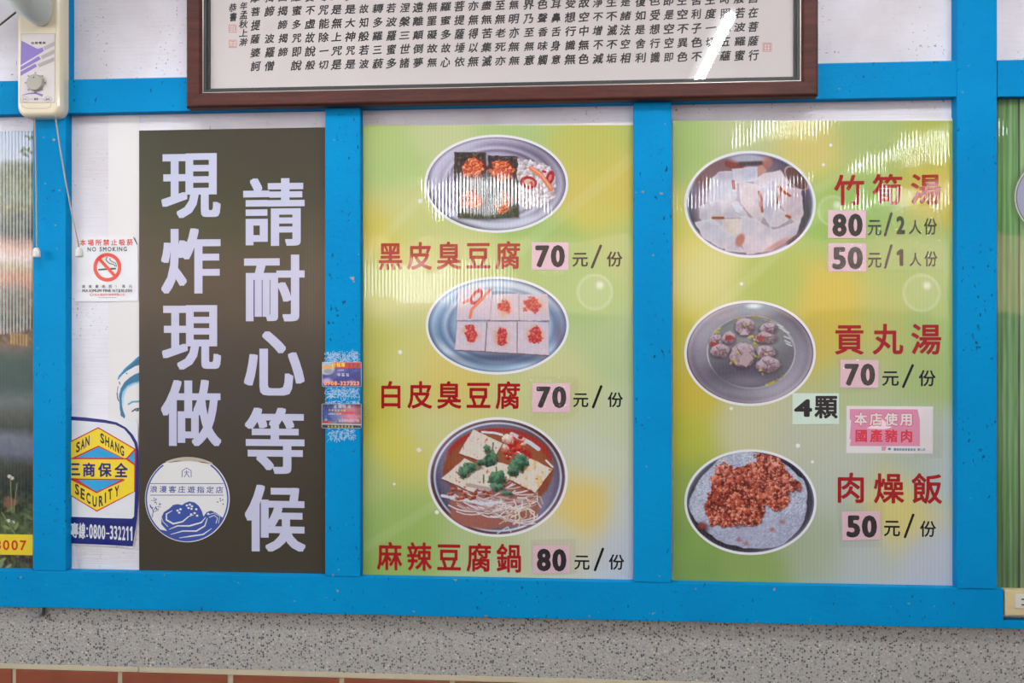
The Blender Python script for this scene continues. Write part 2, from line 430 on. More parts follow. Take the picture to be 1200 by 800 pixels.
def line_lat(mb, text, x0, y0, x1, y1, d, bold=0.0, gap=0.10, anis=1.0, **kw):
    """latin line: characters in their natural widths, fitted to the bounds"""
    ws = []; x = 0
    for ch in text:
        v, f = glyph(ch)
        if ch == ' ' or not len(v): ws.append((x, 0.28)); x += 0.28+gap; continue
        w = v[:, 0].max()-v[:, 0].min()+2*bold; ws.append((x, w)); x += w+gap
    tot = x-gap; r = wrect(x0, y0, x1, y1, d); s = (r[1]-r[0])/tot
    for ch, (a, w) in zip(text, ws):
        if ch == ' ': continue
        v, f = glyph(ch); h0, h1 = v[:, 1].min()-bold*anis, v[:, 1].max()+bold*anis
        lo, hi = -0.011-bold*anis, 0.697+bold*anis
        k = (r[3]-r[2])/(hi-lo)
        z0 = r[2]+(h0-lo)*k; z1 = r[2]+(h1-lo)*k
        put(mb, ch, (r[0]+a*s, r[0]+(a+w)*s, z0, z1), d, bold, 'ink', anis=anis, **kw)

# ------------------------------------------------------------------ painted prints (a fine vertex-coloured sheet)
_rng = np.random.RandomState(3)
_lat = _rng.rand(256, 256)
def vnoise(X, Y, s, seed=0):
    x = X/s+seed*17.3; y = Y/s+seed*7.9
    xi = np.floor(x).astype(int); yi = np.floor(y).astype(int); fx = x-xi; fy = y-yi
    fx = fx*fx*(3-2*fx); fy = fy*fy*(3-2*fy)
    g = lambda a, b: _lat[a % 256, b % 256]
    return (g(xi, yi)*(1-fx)+g(xi+1, yi)*fx)*(1-fy)+(g(xi, yi+1)*(1-fx)+g(xi+1, yi+1)*fx)*fy
def fbm(X, Y, s, seed=0, o=3):
    r = 0; a = 0.5; t = 0
    for k in range(o): r = r+a*vnoise(X, Y, s/2**k, seed+k*5); t += a; a *= 0.55
    return r/t
def sm(a, b, x): t = np.clip((x-a)/(b-a), 0, 1); return t*t*(3-2*t)

class Canvas:
    def __init__(s, x0, y0, x1, y1, res, base=(200, 200, 200)):
        s.nx = int((x1-x0)*res)+1; s.ny = int((y1-y0)*res)+1; s.res = res
        s.X, s.Y = np.meshgrid(np.linspace(x0, x1, s.nx), np.linspace(y0, y1, s.ny))
        s.I = np.zeros(s.X.shape+(3,)); s.I[:] = base; s.aa = 0.6/res
    def mix(s, a, c):
        a = np.clip(a, 0, 1)[..., None]; c = np.array(c, dtype=float)
        s.I = s.I*(1-a)+c*a
    def e(s, cx, cy, rx, ry, rot=0, wob=0, seed=0):
        dx = s.X-cx; dy = s.Y-cy; c, n = math.cos(rot), math.sin(rot)
        r = np.sqrt(((dx*c+dy*n)/rx)**2+((-dx*n+dy*c)/ry)**2)
        if wob: r = r+wob*1.4*(fbm(s.X, s.Y, max(rx, ry)*0.6, seed, 4)-0.5)
        return r, (dx*c+dy*n)/rx, (-dx*n+dy*c)/ry
    def ellipse(s, cx, cy, rx, ry, c, rot=0, soft=None, wob=0, seed=0, op=1):
        r, _, _ = s.e(cx, cy, rx, ry, rot, wob, seed); f = (soft if soft is not None else s.aa)/min(rx, ry)
        s.mix(op*(1-sm(1-f, 1+f, r)), c)
    def ring(s, cx, cy, rx, ry, w, c, rot=0, op=1, soft=None, a0=None, a1=None):
        r, u, v = s.e(cx, cy, rx, ry, rot); q = abs(r-1)*min(rx, ry); f = soft or s.aa
        m = 1-sm(w/2-f*0.5, w/2+f, q)
        if a0 is not None:
            t = np.arctan2(v, u) % (2*PI); am = ((a0+a1)/2) % (2*PI); dt = np.abs((t-am+PI) % (2*PI)-PI); m = m*(1-sm((a1-a0)/2-0.35, (a1-a0)/2+0.1, dt))
        s.mix(op*m, c)
    def seg(s, pts):
        D = np.full(s.X.shape, 1e9)
        for (a, b), (c, d) in zip(pts[:-1], pts[1:]):
            ex, ey = c-a, d-b; L = ex*ex+ey*ey+1e-9
            t = np.clip(((s.X-a)*ex+(s.Y-b)*ey)/L, 0, 1); D = np.minimum(D, np.hypot(s.X-a-t*ex, s.Y-b-t*ey))
        return D
    def sd(s, pts):
        D = s.seg(pts+[pts[0]]); ins = np.zeros(s.X.shape, bool); n = len(pts)
        for i in range(n):
            (x1, y1), (x2, y2) = pts[i], pts[(i+1) % n]
            if abs(y2-y1) < 1e-9: continue
            ins ^= ((y1 > s.Y) != (y2 > s.Y)) & (s.X < (x2-x1)*(s.Y-y1)/(y2-y1)+x1)
        return np.where(ins, -D, D)
    def poly(s, pts, c, op=1, soft=None, wob=0, seed=0):
        q = s.sd(pts); f = soft or s.aa
        if wob: q = q+wob*(fbm(s.X, s.Y, 5, seed)-0.5)
        s.mix(op*(1-sm(-f, f, q)), c); return q
    def line(s, pts, w, c, op=1, soft=None):
        f = soft or s.aa; s.mix(op*(1-sm(w/2-f*0.5, w/2+f, s.seg(pts))), c)
    def blob(s, cx, cy, rx, ry, c, hi, lo, rot=0, wob=0.5, seed=0, op=1):
        """a lump as it is printed in the food picture"""
        r, u, v = s.e(cx, cy, rx, ry, rot, wob, seed)
        dx = (s.X-cx)/rx; dy = (s.Y-cy)/ry
        k = np.clip(0.5-0.45*dx*0.4-0.55*dy+1.5*(fbm(s.X, s.Y, 3, seed+9, 4)-0.5), 0, 1)[..., None]
        col = np.where(k > 0.5, np.array(c)+(np.array(hi, float)-c)*(k-0.5)*2, np.array(lo, float)+(np.array(c, float)-lo)*k*2)
        a = np.clip(op*(1-sm(0.9, 1.05, r)), 0, 1)[..., None]
        s.I = s.I*(1-a)+col*a
    def crumble(s, a, cell, seed, hi, mid, lo, fine=1.0, ygain=1.0):
        """lumpy food: random cells lit from the upper left inside the soft mask a"""
        wx = cell*0.9*(fbm(s.X, s.Y, cell*0.8, seed+50, 3)-0.5); wy = cell*0.9*(fbm(s.X, s.Y, cell*0.8, seed+80, 3)-0.5)
        X, Y = (s.X+wx)/cell, (s.Y+wy)/cell*ygain; xi = np.floor(X).astype(int); yi = np.floor(Y).astype(int)
        d1 = np.full(X.shape, 9.0); d2 = d1.copy(); tone = np.zeros(X.shape); gx = tone.copy(); gy = tone.copy()
        for i in (-1, 0, 1):
            for j in (-1, 0, 1):
                a_, b_ = xi+i, yi+j; fx = a_+_lat[(a_*7+seed) % 256, (b_*13+seed) % 256]; fy = b_+_lat[(b_*11+seed+3) % 256, (a_*5+seed) % 256]
                d = np.hypot(X-fx, Y-fy); m = d < d1; d2 = np.where(m, d1, np.minimum(d2, d)); d1 = np.where(m, d, d1)
                gx = np.where(m, X-fx, gx); gy = np.where(m, Y-fy, gy); tone = np.where(m, _lat[a_ % 256, (b_+seed) % 256], tone)
        k = 0.55-0.45*gx-0.6*gy+0.5*(tone-0.5)+fine*1.1*(fbm(s.X, s.Y, cell*0.5, seed, 3)-0.5)
        k = k-(1-sm(0.0, 0.22, d2-d1))*0.55
        k = np.clip(k, 0, 1)[..., None]; lo, mid, hi = (np.array(q, float) for q in (lo, mid, hi))
        col = np.where(k > 0.5, mid+(hi-mid)*(k-0.5)*2, lo+(mid-lo)*k*2); a = np.clip(a, 0, 1)[..., None]
        s.I = s.I*(1-a)+col*a
    def area(s, pts, wob=4, seed=0, soft=0.8):
        q = s.sd(pts)+wob*(fbm(s.X, s.Y, 6, seed, 4)-0.5)*2; return 1-sm(-soft, soft, q)
    def grain(s, amp, sc_=2, seed=0):
        s.I = np.clip(s.I+amp*(fbm(s.X, s.Y, sc_, seed)-0.5)[..., None], 0, 255)
    def build(s, name, mat, parent, d, mask=None, gain=0.88, sat=0.93):
        I = np.clip(s.I, 0, 255)/255; I = I*sat+I.mean(-1, keepdims=True)*(1-sat); L = np.where(I <= 0.04045, I/12.92, ((I+0.055)/1.055)**2.4)*gain
        u = (s.X-600)/1000; v = (400-s.Y)/1000; t = (DC-d)/(CS+u*SN)
        P = np.stack([(-SN+u*CS)*t, np.full(s.X.shape, -d), ZC+v*t], -1).reshape(-1, 3)
        idx = np.arange(s.nx*s.ny).reshape(s.ny, s.nx)
        q = np.stack([idx[:-1, :-1], idx[1:, :-1], idx[1:, 1:], idx[:-1, 1:]], -1).reshape(-1, 4)
        L = L.reshape(-1, 3)
        if mask is not None:
            mk_ = mask.reshape(-1); q = q[mk_[q].all(1)]
            used = np.zeros(len(P), bool); used[q.ravel()] = True; re = np.cumsum(used)-1
            P = P[used]; L = L[used]; q = re[q]
        return mk(name, P, q.tolist(), mat, parent, L)

def rbf(cv, pts, s0=38):
    num = np.zeros(cv.I.shape); den = np.zeros(cv.X.shape)
    wx = cv.X+20*(fbm(cv.X, cv.Y, 90, 4)-0.5); wy = cv.Y+20*(fbm(cv.X, cv.Y, 90, 9)-0.5)
    for x, y, c in pts:
        w = 1.0/(1+((wx-x)**2+(wy-y)**2)/s0**2)**3; den += w; num += w[..., None]*np.array(c, float)
    cv.I = num/den[..., None]

# ================================================================== THE SETTING
D_B = 0.026                                  # battens stand this far off the boarding
xL, xR = -3.2, 3.0
zT0, zT1 = ZC+0.548, ZC+0.629                # top rail
zB0, zB1 = ZC-0.641, ZC-0.552                # bottom rail
zPeb = ZC-0.786
def struct(name, mb, mat, **k): return prop(mb.build(name, mat, **k), kind='structure')
struct('wall_front', MB().box(xL, xR, 0, 0.05, zB0+0.02, ZC+1.3), M['white'])
struct('baseboard_front', MB().box(xL, xR, -0.004, 0.05, zPeb, zB0+0.02), M['pebble'])
lower = struct('wall_lower', MB().box(xL, xR, 0.0, 0.05, 0, zPeb), M['grout'])
struct('trim_1', MB().box(xL, W(1121, 100, D_B)[0], -D_B-0.001, 0, zT0, zT1, 0.0015), M['blue'])
xe = W(1176, 700, D_B)[0]
struct('trim_2', MB().box(xL, xe, -D_B, 0, zB0, zB1, 0.002), M['blue'])
zlow = W(1185, 727, D_B)[2]
struct('trim_3', MB().box(xe, xR, -D_B+0.001, 0, zB0, zlow, 0.001), M['blue'])
def post(i, xa, xb, z0, z1, d=D_B):
    a = W(xa, 400, d)[0]; b = W(xb, 400, d)[0]
    return struct('trim_%d' % i, MB().box(a, b, -d, 0, z0, z1, 0.0018), M['blue'])
post(4, 39, 77, zB1+0.0005, zT0-0.0005)
post(5, 381, 422, zB1+0.0005, zT0-0.0005, D_B+0.002)
post(6, 743, 787, zB1+0.0005, zT0-0.0005, D_B+0.002)
post(7, 1121.5, 1168.5, zB1+0.0005, ZC+1.3, D_B+0.003)
post(8, 44, 80, zT1+0.0005, ZC+1.3)
struct('trim_9', MB().box(W(1169, 90, D_B)[0], xR, -D_B, 0, zT0-0.002, zT1-0.001, 0.0015), M['blue'])

# nail heads and chips on the blue battens are real little dents of wood colour
# terracotta wall tiles under the cream cap line
cap = MB()
zc = W(300, 784)[2]
for a, b in ((-140, 161.5), (163, 760), (761, 1340)):
    cap.box(W(a, 790, 0.004)[0], W(b, 790, 0.004)[0], -0.0045, 0, zPeb-0.0125, zPeb-0.0003, 0.0008)
for i, (a, b) in enumerate(((-118, 13.5), (18.5, 137), (143, 266), (273, 397), (403, 527), (533, 655), (661, 780), (786, 903), (909, 1023), (1029, 1140), (1146, 1255))):
    xa = W(a, 790, 0.004)[0]; xb = W(b, 790, 0.004)[0]
    MB().box(xa, xb, -0.0042, 0, zPeb-0.133, zPeb-0.0145, 0.0012).build('tile', M['tile'], lower)
cap.build('edge_strip', M['grout'], lower)
struct('floor', MB().box(-7, 7, -9.0, 0.05, -0.05, 0), M['floor'])
struct('ceiling', MB().box(-2.8, 2.8, -6.4, 0.05, ZC+1.30, ZC+1.36), M['ceiling'])

# ceiling tubes behind the photographer (seen as reflections)
for k, (x, y0, y1, lb) in enumerate(((0.61, -2.75, -1.36, 'fluorescent ceiling tube just right of the photographer'),
                                     (-0.74, -6.1, -4.75, 'farthest ceiling light, a wide box near the open shop front'),
                                     (1.26, -3.36, -2.76, 'short fluorescent ceiling tube on the right'),
                                     (2.28, -4.2, -3.2, 'fluorescent ceiling tube nearest the right side'),
                                     (1.45, -6.1, -4.7, 'far fluorescent ceiling tube, right of the wide box light'),
                                     (2.95, -6.1, -5.0, 'far fluorescent ceiling tube in the right corner by the open front'))):
    t = thing('tube_light', lb, 'light', (x, (y0+y1)/2, ZC+1.30), 'ceiling tube lights')
    MB().box(x-0.045, x+0.045, y0, y1, ZC+1.262, ZC+1.30, 0.004).build('housing', M['ceiling'], t)
    if k == 1: MB().box(x-0.13, x+0.13, y0, y1, ZC+1.24, ZC+1.2615).build('tube', M['tube'], t)
    else: MB().tube([(x, y0+0.03, ZC+1.238), (x, y1-0.03, ZC+1.238)], 0.022, 12).build('tube', M['tube'], t, smooth=True)
for x0 in (-1.45, 0.25):  # glowing panels added out of view to light the wall from above
    t = thing('fill_panel', '%s unseen glowing panel added under the ceiling for top light' % ('left' if x0 < 0 else 'right'), 'light', (x0+0.6, -1.0, ZC+1.30), 'added fill panels')
    MB().box(x0, x0+1.2, -1.16, -0.84, ZC+1.275, ZC+1.30, 0.003).build('housing', M['ceiling'], t)
    MB().box(x0+0.02, x0+1.18, -1.14, -0.86, ZC+1.268, ZC+1.275).build('fill_diffuser', M['fill_diffuser'], t)
aw = MB().box(-2.3, -1.3, -8.398, -8.34, 1.95, 2.38)  # invented glowing box, added only for its bright reflection in the boards
prop(aw.build('streak_glow_box', M['streak_glow']), 'unseen glowing box added across the lane to make a bright reflected streak', 'added light')
# across the lane
hd = MB()
for i in range(26):
    x = -6.5+i*0.5+random.uniform(-.1, .1)
    b = bmesh.new(); bmesh.ops.create_icosphere(b, subdivisions=3, radius=1.0)
    for v in b.verts:
        k = 1+0.12*math.sin(v.co.x*9+i)+0.1*math.sin(v.co.z*11+i*2)
        v.co = Vector((v.co.x*0.5*k+x, v.co.y*0.4*k-9.2, v.co.z*0.55*k+3.15+0.25*math.sin(i*1.7)))
    hd.bm(b)
prop(hd.build('hedge', M['hedge'], smooth=True), 'row of green trees across the lane, seen only as a reflection', 'trees', kind='stuff')
struct('wall_far', MB().box(-7, 7, -8.6, -8.4, 1.78, 2.7), M['far_wall'])
struct('wall_far_base', MB().box(-7, 7, -8.62, -8.38, 0, 1.78), M['mauve'])

# ================================================================== PHOTO SHEET, LEFT EDGE
PB = 0.006
def sheet(name, label, cat, x0, y0, x1, y1, mat, group=None):
    r = wrect(x0, y0, x1, y1, PB)
    t = thing(name, label, cat, ((r[0]+r[1])/2, 0, r[2]), group)
    MB().box(r[0], r[1], -PB, -0.0005, r[2], r[3]).build('panel', mat, t)
    return t, r
t, r = sheet('landscape_sheet', 'riverside landscape picture on ribbed sheet left of the leftmost blue post', 'poster', -60, 153.5, 38.5, 667, M['sheet_white'])
cv = Canvas(-60, 153.5, 38.6, 667.5, 1.0)
Y = cv.Y+10*(fbm(cv.X, cv.Y, 14, 1)-0.5)
stops = [(153, (176, 194, 220)), (186, (188, 200, 218)), (194, (112, 118, 92)), (212, (118, 118, 82)), (232, (128, 134, 108)), (243, (124, 116, 78)), (252, (92, 88, 78)), (272, (78, 78, 70)), (282, (158, 120, 104)), (292, (214, 168, 150)), (303, (216, 196, 190)), (312, (176, 160, 128)), (322, (186, 128, 92)), (332, (172, 120, 92)), (340, (104, 100, 88)), (352, (78, 84, 62)), (380, (84, 82, 60)), (390, (128, 104, 84)), (402, (140, 118, 92)), (412, (108, 108, 98)), (424, (78, 100, 92)), (450, (74, 98, 88)), (470, (112, 124, 122)), (490, (88, 92, 84)), (500, (72, 80, 70)), (512, (120, 126, 140)), (530, (112, 118, 138)), (545, (66, 70, 62)), (570, (40, 52, 46)), (595, (62, 76, 44)), (626, (84, 100, 56)), (650, (70, 60, 44)), (668, (66, 66, 44))]
ys = [a for a, _ in stops]
for k in range(3): cv.I[..., k] = np.interp(Y, ys, [c[k] for _, c in stops])
tex = (fbm(cv.X, cv.Y, 5, 3, 4)-0.5)
amp = np.interp(cv.Y, [153, 190, 196, 280, 290, 335, 345, 400, 412, 560, 590, 668], [0, 0, 80, 90, 30, 40, 90, 90, 12, 20, 110, 130])
cv.I = cv.I+(tex*amp)[..., None]*np.array([1, 1.05, 0.8])
for i in range(14): cv.ellipse(24+random.uniform(0, 14), 158+random.uniform(0, 28), 2.4, 1.4, (92, 112, 60), rot=random.uniform(0, 3))
for i in range(6): cv.line([(13+i*3.6, 391+i*0.3), (13+i*3.6, 402+i*0.6)], 1.5, (226, 176, 84), op=0.8)
for k, (x, y) in enumerate(((11, 558), (14, 560), (10, 610), (15, 612))): cv.ellipse(x, y, 2.4, 2.0, (222, 218, 214))
cv.ellipse(12.5, 559.5, 1.2, 1.2, (214, 150, 70)); cv.ellipse(12, 588, 8, 6, (150, 96, 76), wob=0.8, soft=1.5, op=0.8)
for i in range(26):
    x = random.uniform(-40, 38); y = random.uniform(596, 664); a = random.uniform(0, PI)
    cv.ellipse(x, y, 5, 1.9, random.choice([(132, 152, 92), (104, 132, 70), (150, 160, 112), (72, 96, 48)]), rot=a)
for a in ((12, 560, 14, 600), (20, 566, 16, 600), (2, 600, 20, 630)): cv.line([(a[0], a[1]), (a[2], a[3])], 0.8, (140, 150, 100))
cv.build('picture', M['print'], t, PB+0.0004, gain=0.74)
r2 = wrect(-60, 625.5, 38.4, 649.5, PB+0.0008)
MB().box(r2[0], r2[1], -PB-0.0009, -PB-0.0004, r2[2], r2[3]).build('yellow_strip', M['yellow_tape'], t)
mb = MB(); line_lat(mb, '8007', -6.5, 632.5, 31, 644.5, PB+0.0012, bold=0.02, gap=0.14); mb.build('lettering', M['strip_red'], t)

# ================================================================== DARK SIGN
t, r = sheet('waiting_sign', 'tall dark olive sign with big pale lavender characters, left of the menus', 'sign', 163, 151, 381, 673, M['dark_sign'])
sign_boxes = (('現', 189.3, 179.7, 258.5, 255.4), ('炸', 189.0, 267.5, 258.5, 344), ('現', 190, 357.5, 259, 433), ('做', 188.8, 444.8, 259.2, 522.5),
              ('請', 285, 208.6, 357, 288), ('耐', 286, 298.4, 357, 376.4), ('心', 286, 388, 356.8, 463.3), ('等', 287, 477.6, 356.8, 555), ('候', 287, 568, 358, 646.2))
for ch, a, b, c_, e_ in sign_boxes:
    mb = MB(); put(mb, ch, wrect(a, b, c_, e_, PB+0.0004), PB+0.0004, 0.031, 'ink', sq=True, anis=0.5); mb.build('character', M['sign_text'], t)
# round sticker
RD = PB+0.0009
cx, cy, R_ = 219.5, 584.5, 49.6
cw = W(cx, cy, RD)
t = thing('round_sticker', 'round white and blue wave sticker with a curled top edge, low on the dark sign', 'sticker', (cw[0], -PB, W(cx, cy+R_, RD)[2]))
def circ(rr):
    q = [W(x, y, RD) for x, y in ell(cx, cy, rr, rr*1.02, 64)]
    return lambda ins: [(p[0], p[2]) for p in q]
cut = [(x, y) for x, y in ell(cx, cy, R_, R_*1.02, 72)]
def flat_top(pts, ytop=541.5):
    return [(x, max(y, ytop-(4.5*max(0, 1-abs(x-223)/22)) if y < 552 else y)) for x, y in pts]
def slabpx(pts, yb, yf):
    q = [W(x, y, yf) for x, y in pts]; return MB().slab(lambda i: [(p[0], p[2]) for p in q], yb, yf)
slabpx(flat_top(cut), PB+0.0002, RD).build('backing', M['round_white'], t)
b = MB(); b.stroke(ell(cx-.3, cy, R_-1.8, (R_-1.8)*1.02, 60, -0.5*PI+0.62, 1.5*PI-0.62), 1.8, RD+0.00015)
b.stroke([(176, 566.5), (262, 566.5)], 0.8, RD+0.00015); b.stroke([(176, 580), (262, 580)], 0.8, RD+0.00015)
# house emblem
b.stroke([(213.5, 559), (213.5, 551.5), (218.7, 548), (224, 551.5), (224, 559)], 0.9, RD+0.00015)
b.stroke([(218.7, 550.5), (218.7, 554), (216, 559)], 0.8, RD+0.00015); b.stroke([(218.7, 554), (222, 559.3)], 0.8, RD+0.00015); b.stroke([(215.6, 553), (222, 553)], 0.7, RD+0.00015)
b.build('border_print', M['round_blue'], t)
mb = MB(); line_cjk(mb, '浪漫客庄遊指定店', 176, 569.5, 261.5, 577.3, 8.4, RD+0.0002, bold=0.012, shear=0.05); mb.build('lettering', M['round_blue'], t)
w = MB(); dd = RD+0.0002
hill = [(178.5, 604)] + [(198, 596), (203, 591.5), (208, 590.5), (213.5, 591.5), (217, 589), (222, 587.3), (228, 588.5), (233, 592.5), (236.5, 598.5), (238.5, 605), (242, 600), (247, 598), (253, 600.5), (261, 606.5)]
lowarc = ell(cx, cy, R_-1.6, (R_-1.6)*1.02, 30, math.atan2(22, 41), PI-math.atan2(15, 44))
w.poly([(189, 606), (192, 600)] + hill[1:] + [p for p in lowarc if p[1] > 607][:-4] + [(196, 622), (189, 614)], dd)
w.build('wave_print', M['round_blue'], t)
w = MB()
w.stroke([(189.5, 596), (188, 603), (191, 611), (197, 617)], 0.7, dd+2e-4)
w.stroke([(202, 598), (195, 602), (195, 609), (203, 613.5), (214, 611), (221, 605), (227, 603)], [0.6, 1.6, 2, 2, 1.6, 1.2, 0.5], dd+2e-4)
w.stroke([(198, 620), (208, 616), (222, 616), (236, 612), (241, 606)], [0.6, 1.4, 1.8, 1.6, 0.8], dd+2e-4)
w.stroke([(200, 626), (214, 622), (230, 622), (240, 616), (243, 607)], [0.6, 1.4, 1.8, 1.6, 0.8], dd+2e-4)
w.stroke([(210, 630), (224, 628), (238, 626), (248, 619)], [0.6, 1.6, 1.6, 0.6], dd+2e-4)
w.stroke([(245, 606), (251, 603.5), (255, 607), (253, 613)], 0.9, dd+2e-4)
w.stroke([(244, 603), (251, 600.8), (257.5, 605), (256, 613)], 0.6, dd+2e-4)
for k, (x, y) in enumerate(((208, 598), (211.5, 596.5), (210, 600.5), (219, 592), (222.5, 591), (225, 593), (221, 595), (224.5, 596), (230, 596.5), (228, 601), (224, 602.5), (231, 604), (244, 602))):
    w.poly(ell(x, y, 1.5, 1.3, 8), dd+3e-4)
w.build('foam_print', M['round_white'], t)
w = MB(); w.stroke([(178.5, 606), (179.5, 598), (183, 594)], 0.9, dd); w.stroke([(179.5, 599), (177, 593)], 0.7, dd); w.stroke([(179, 600), (186, 597.5)], 0.7, dd)
for k in range(26):
    a = random.uniform(0, 2*PI); q = random.uniform(0, 1)**0.5; x, y = 181.5+7*q*math.cos(a), 590.5+7*q*math.sin(a); w.poly(ell(x, y, 0.75, 0.75, 6), dd)
for x, y in ((258, 584), (261, 585.5), (255, 588), (261.5, 590.5), (258.5, 586.5)): w.poly(ell(x, y, 0.9, 0.9, 6), dd)
w.build('tree_print', M['round_blue'], t)
# curled lip at the top
cu = MB(); n = 20; vs = []; fs = []
for i in range(n+1):
    f = i/n; x = 194+(249-194)*f; ytop = 541-6.5*math.sin(PI*f)**0.8 + 1.5*f; yb = 541.5+ (0.2 if f < 0.01 else 0) - 3.5*max(0, 1-abs(f-0.52)/0.5) + 2.2*f
    a = W(x, ytop, RD+0.0035*math.sin(PI*f)); c2 = W(x, yb+0.4, RD+0.0004); vs += [a, c2]
    if i: k = 2*i; fs.append((k-2, k, k+1, k-1))
cu.add(vs, fs); cu.build('curled_edge', M['curl'], t, smooth=True)
g = MB(); g.stroke([(198, 541.8), (210, 539.6), (221, 536.8)], [0.4, 1.6, 0.5], RD+0.0009); g.stroke([(224, 536.8), (236, 541), (246, 543.2)], [0.5, 1.7, 0.4], RD+0.0009); g.build('glue_line', M['curl_brown'], t)

# ================================================================== MENU BOARDS
def dish(cv, parent, cx, cy, rx, ry, name, label):
    d = PB+0.0007
    r, _, _ = cv.e(cx, cy, rx-1.2, ry-1.2)
    o = cv.build(name, M['print'], parent, d, mask=(r < 1.005)); o['label'] = label
    MB().stroke(ell(cx, cy, rx-1.3, ry-1.3, 72), 2.9, d+0.0002, closed=True).build('picture_rim', M['print_white'], o)
def plate(cv, cx, cy, rx, ry, cols, rings, light=(-0.5, -0.6)):
    """printed picture of a steel dish: radial bands with a turning sheen"""
    r, u, v = cv.e(cx, cy, rx, ry); ang = np.arctan2(v, u)
    for k in range(3): cv.I[..., k] = np.interp(r, rings, [c[k] for c in cols])
    cv.I += (26*np.cos(2*(ang-0.9))*np.clip(r, 0, 1) + 16*np.cos(5*ang+1.0)*np.clip(r-0.5, 0, 1))[..., None]
def menu(label, x0, y0, x1, y1, pts, bub, dots):
    t, r = sheet('menu_board', label, 'menu board', x0, y0, x1, y1, M['sheet_white'], None)
    cv = Canvas(x0, y0, x1, y1, 0.5); rbf(cv, pts)
    for (x, y, q) in bub:
        cv.ellipse(x, y, q, q, (232, 236, 222), soft=2, op=0.14); cv.ring(x, y, q, q, 2.0, (240, 244, 232), op=0.3, soft=1.5)
        cv.ellipse(x+q*0.3, y-q*0.4, 4, 4, (250, 250, 246), soft=3, op=0.7)
    # soft leaf rays
    for a in ((430, 300, 540, 180, 9), (600, 300, 760, 170, 12), (430, 640, 560, 560, 9), (820, 380, 960, 250, 10), (960, 220, 1110, 150, 9)):
        cv.line([(a[0], a[1]), (a[2], a[3])], a[4], (226, 232, 196), op=0.16, soft=4)
    # exact corners: snap the sheet to the board
    o = cv.build('print', M['print'], t, PB+0.0003)
    d = MB()
    for (x, y, q) in dots: d.poly(ell(x, y, q, q, 14), PB+0.0005)
    d.build('sparkle', M['print_white'], t)
    return t
P1 = [(430,160,(178,198,115)),(520,155,(195,205,145)),(600,152,(175,200,125)),(700,160,(195,195,90)),(735,200,(215,195,85)),(690,230,(212,196,92)),(640,290,(165,195,110)),(460,200,(170,200,120)),(470,240,(205,205,130)),(435,270,(215,195,85)),(520,285,(200,205,130)),(430,320,(185,200,110)),(470,350,(205,208,140)),(700,340,(170,200,120)),(730,400,(180,200,140)),(440,400,(190,190,80)),(510,440,(215,195,100)),(480,430,(205,205,120)),(650,450,(200,205,140)),(430,480,(195,190,70)),(460,520,(210,200,80)),(500,500,(205,205,140)),(720,500,(195,205,165)),(700,540,(200,210,190)),(690,590,(230,200,100)),(650,640,(205,205,180)),(735,650,(190,200,215)),(735,600,(195,205,205)),(430,560,(180,195,120)),(440,620,(150,185,100)),(480,640,(150,185,90)),(560,640,(175,195,135)),(435,670,(150,180,85)),(600,670,(190,200,160)),(735,150,(185,195,95)),(735,300,(185,200,120))]
P2 = [(800,160,(165,195,110)),(870,155,(190,200,140)),(950,180,(215,200,110)),(1020,160,(170,190,110)),(1100,160,(180,190,80)),(1110,220,(215,190,80)),(960,240,(165,195,100)),(1000,260,(150,190,90)),(800,280,(215,205,100)),(830,320,(210,210,130)),(900,330,(165,190,80)),(980,350,(215,190,60)),(1050,330,(165,195,105)),(1100,310,(175,200,120)),(1090,360,(165,195,110)),(800,400,(200,190,60)),(810,460,(205,185,60)),(960,400,(205,185,70)),(1100,450,(165,190,110)),(870,500,(200,200,160)),(800,520,(185,190,60)),(950,520,(190,195,170)),(1080,520,(175,190,170)),(980,560,(185,195,180)),(1060,595,(220,205,120)),(1100,560,(180,195,195)),(800,570,(150,175,80)),(800,650,(130,170,80)),(880,665,(140,170,90)),(960,640,(165,180,150)),(1000,650,(185,195,195)),(1100,660,(188,198,212)),(820,675,(125,160,80)),(1110,500,(180,195,180)),(1000,450,(180,195,140)),(1040,360,(190,192,100))]
m1 = menu('green and yellow menu board with three tofu dishes, between the two middle posts', 425.5, 146.5, 743, 680.5, P1, [(697, 342, 20)], [(492.5, 235.5, 2.6), (469, 412.5, 2.4), (491, 527, 2.6), (462, 567, 1.6), (512, 600, 2.5)])
m2 = menu('green and yellow menu board with two soups and a rice bowl, rightmost menu', 788.5, 141.5, 1120.5, 685.5, P2, [(1080, 343, 21), (976, 247, 17)], [(973.5, 170, 1.8), (965, 193, 1.8), (1007.5, 193.5, 3.2), (869, 332.5, 2), (857, 478.5, 2), (935, 522, 2.6), (952, 541, 1.8)])

S = 1.6
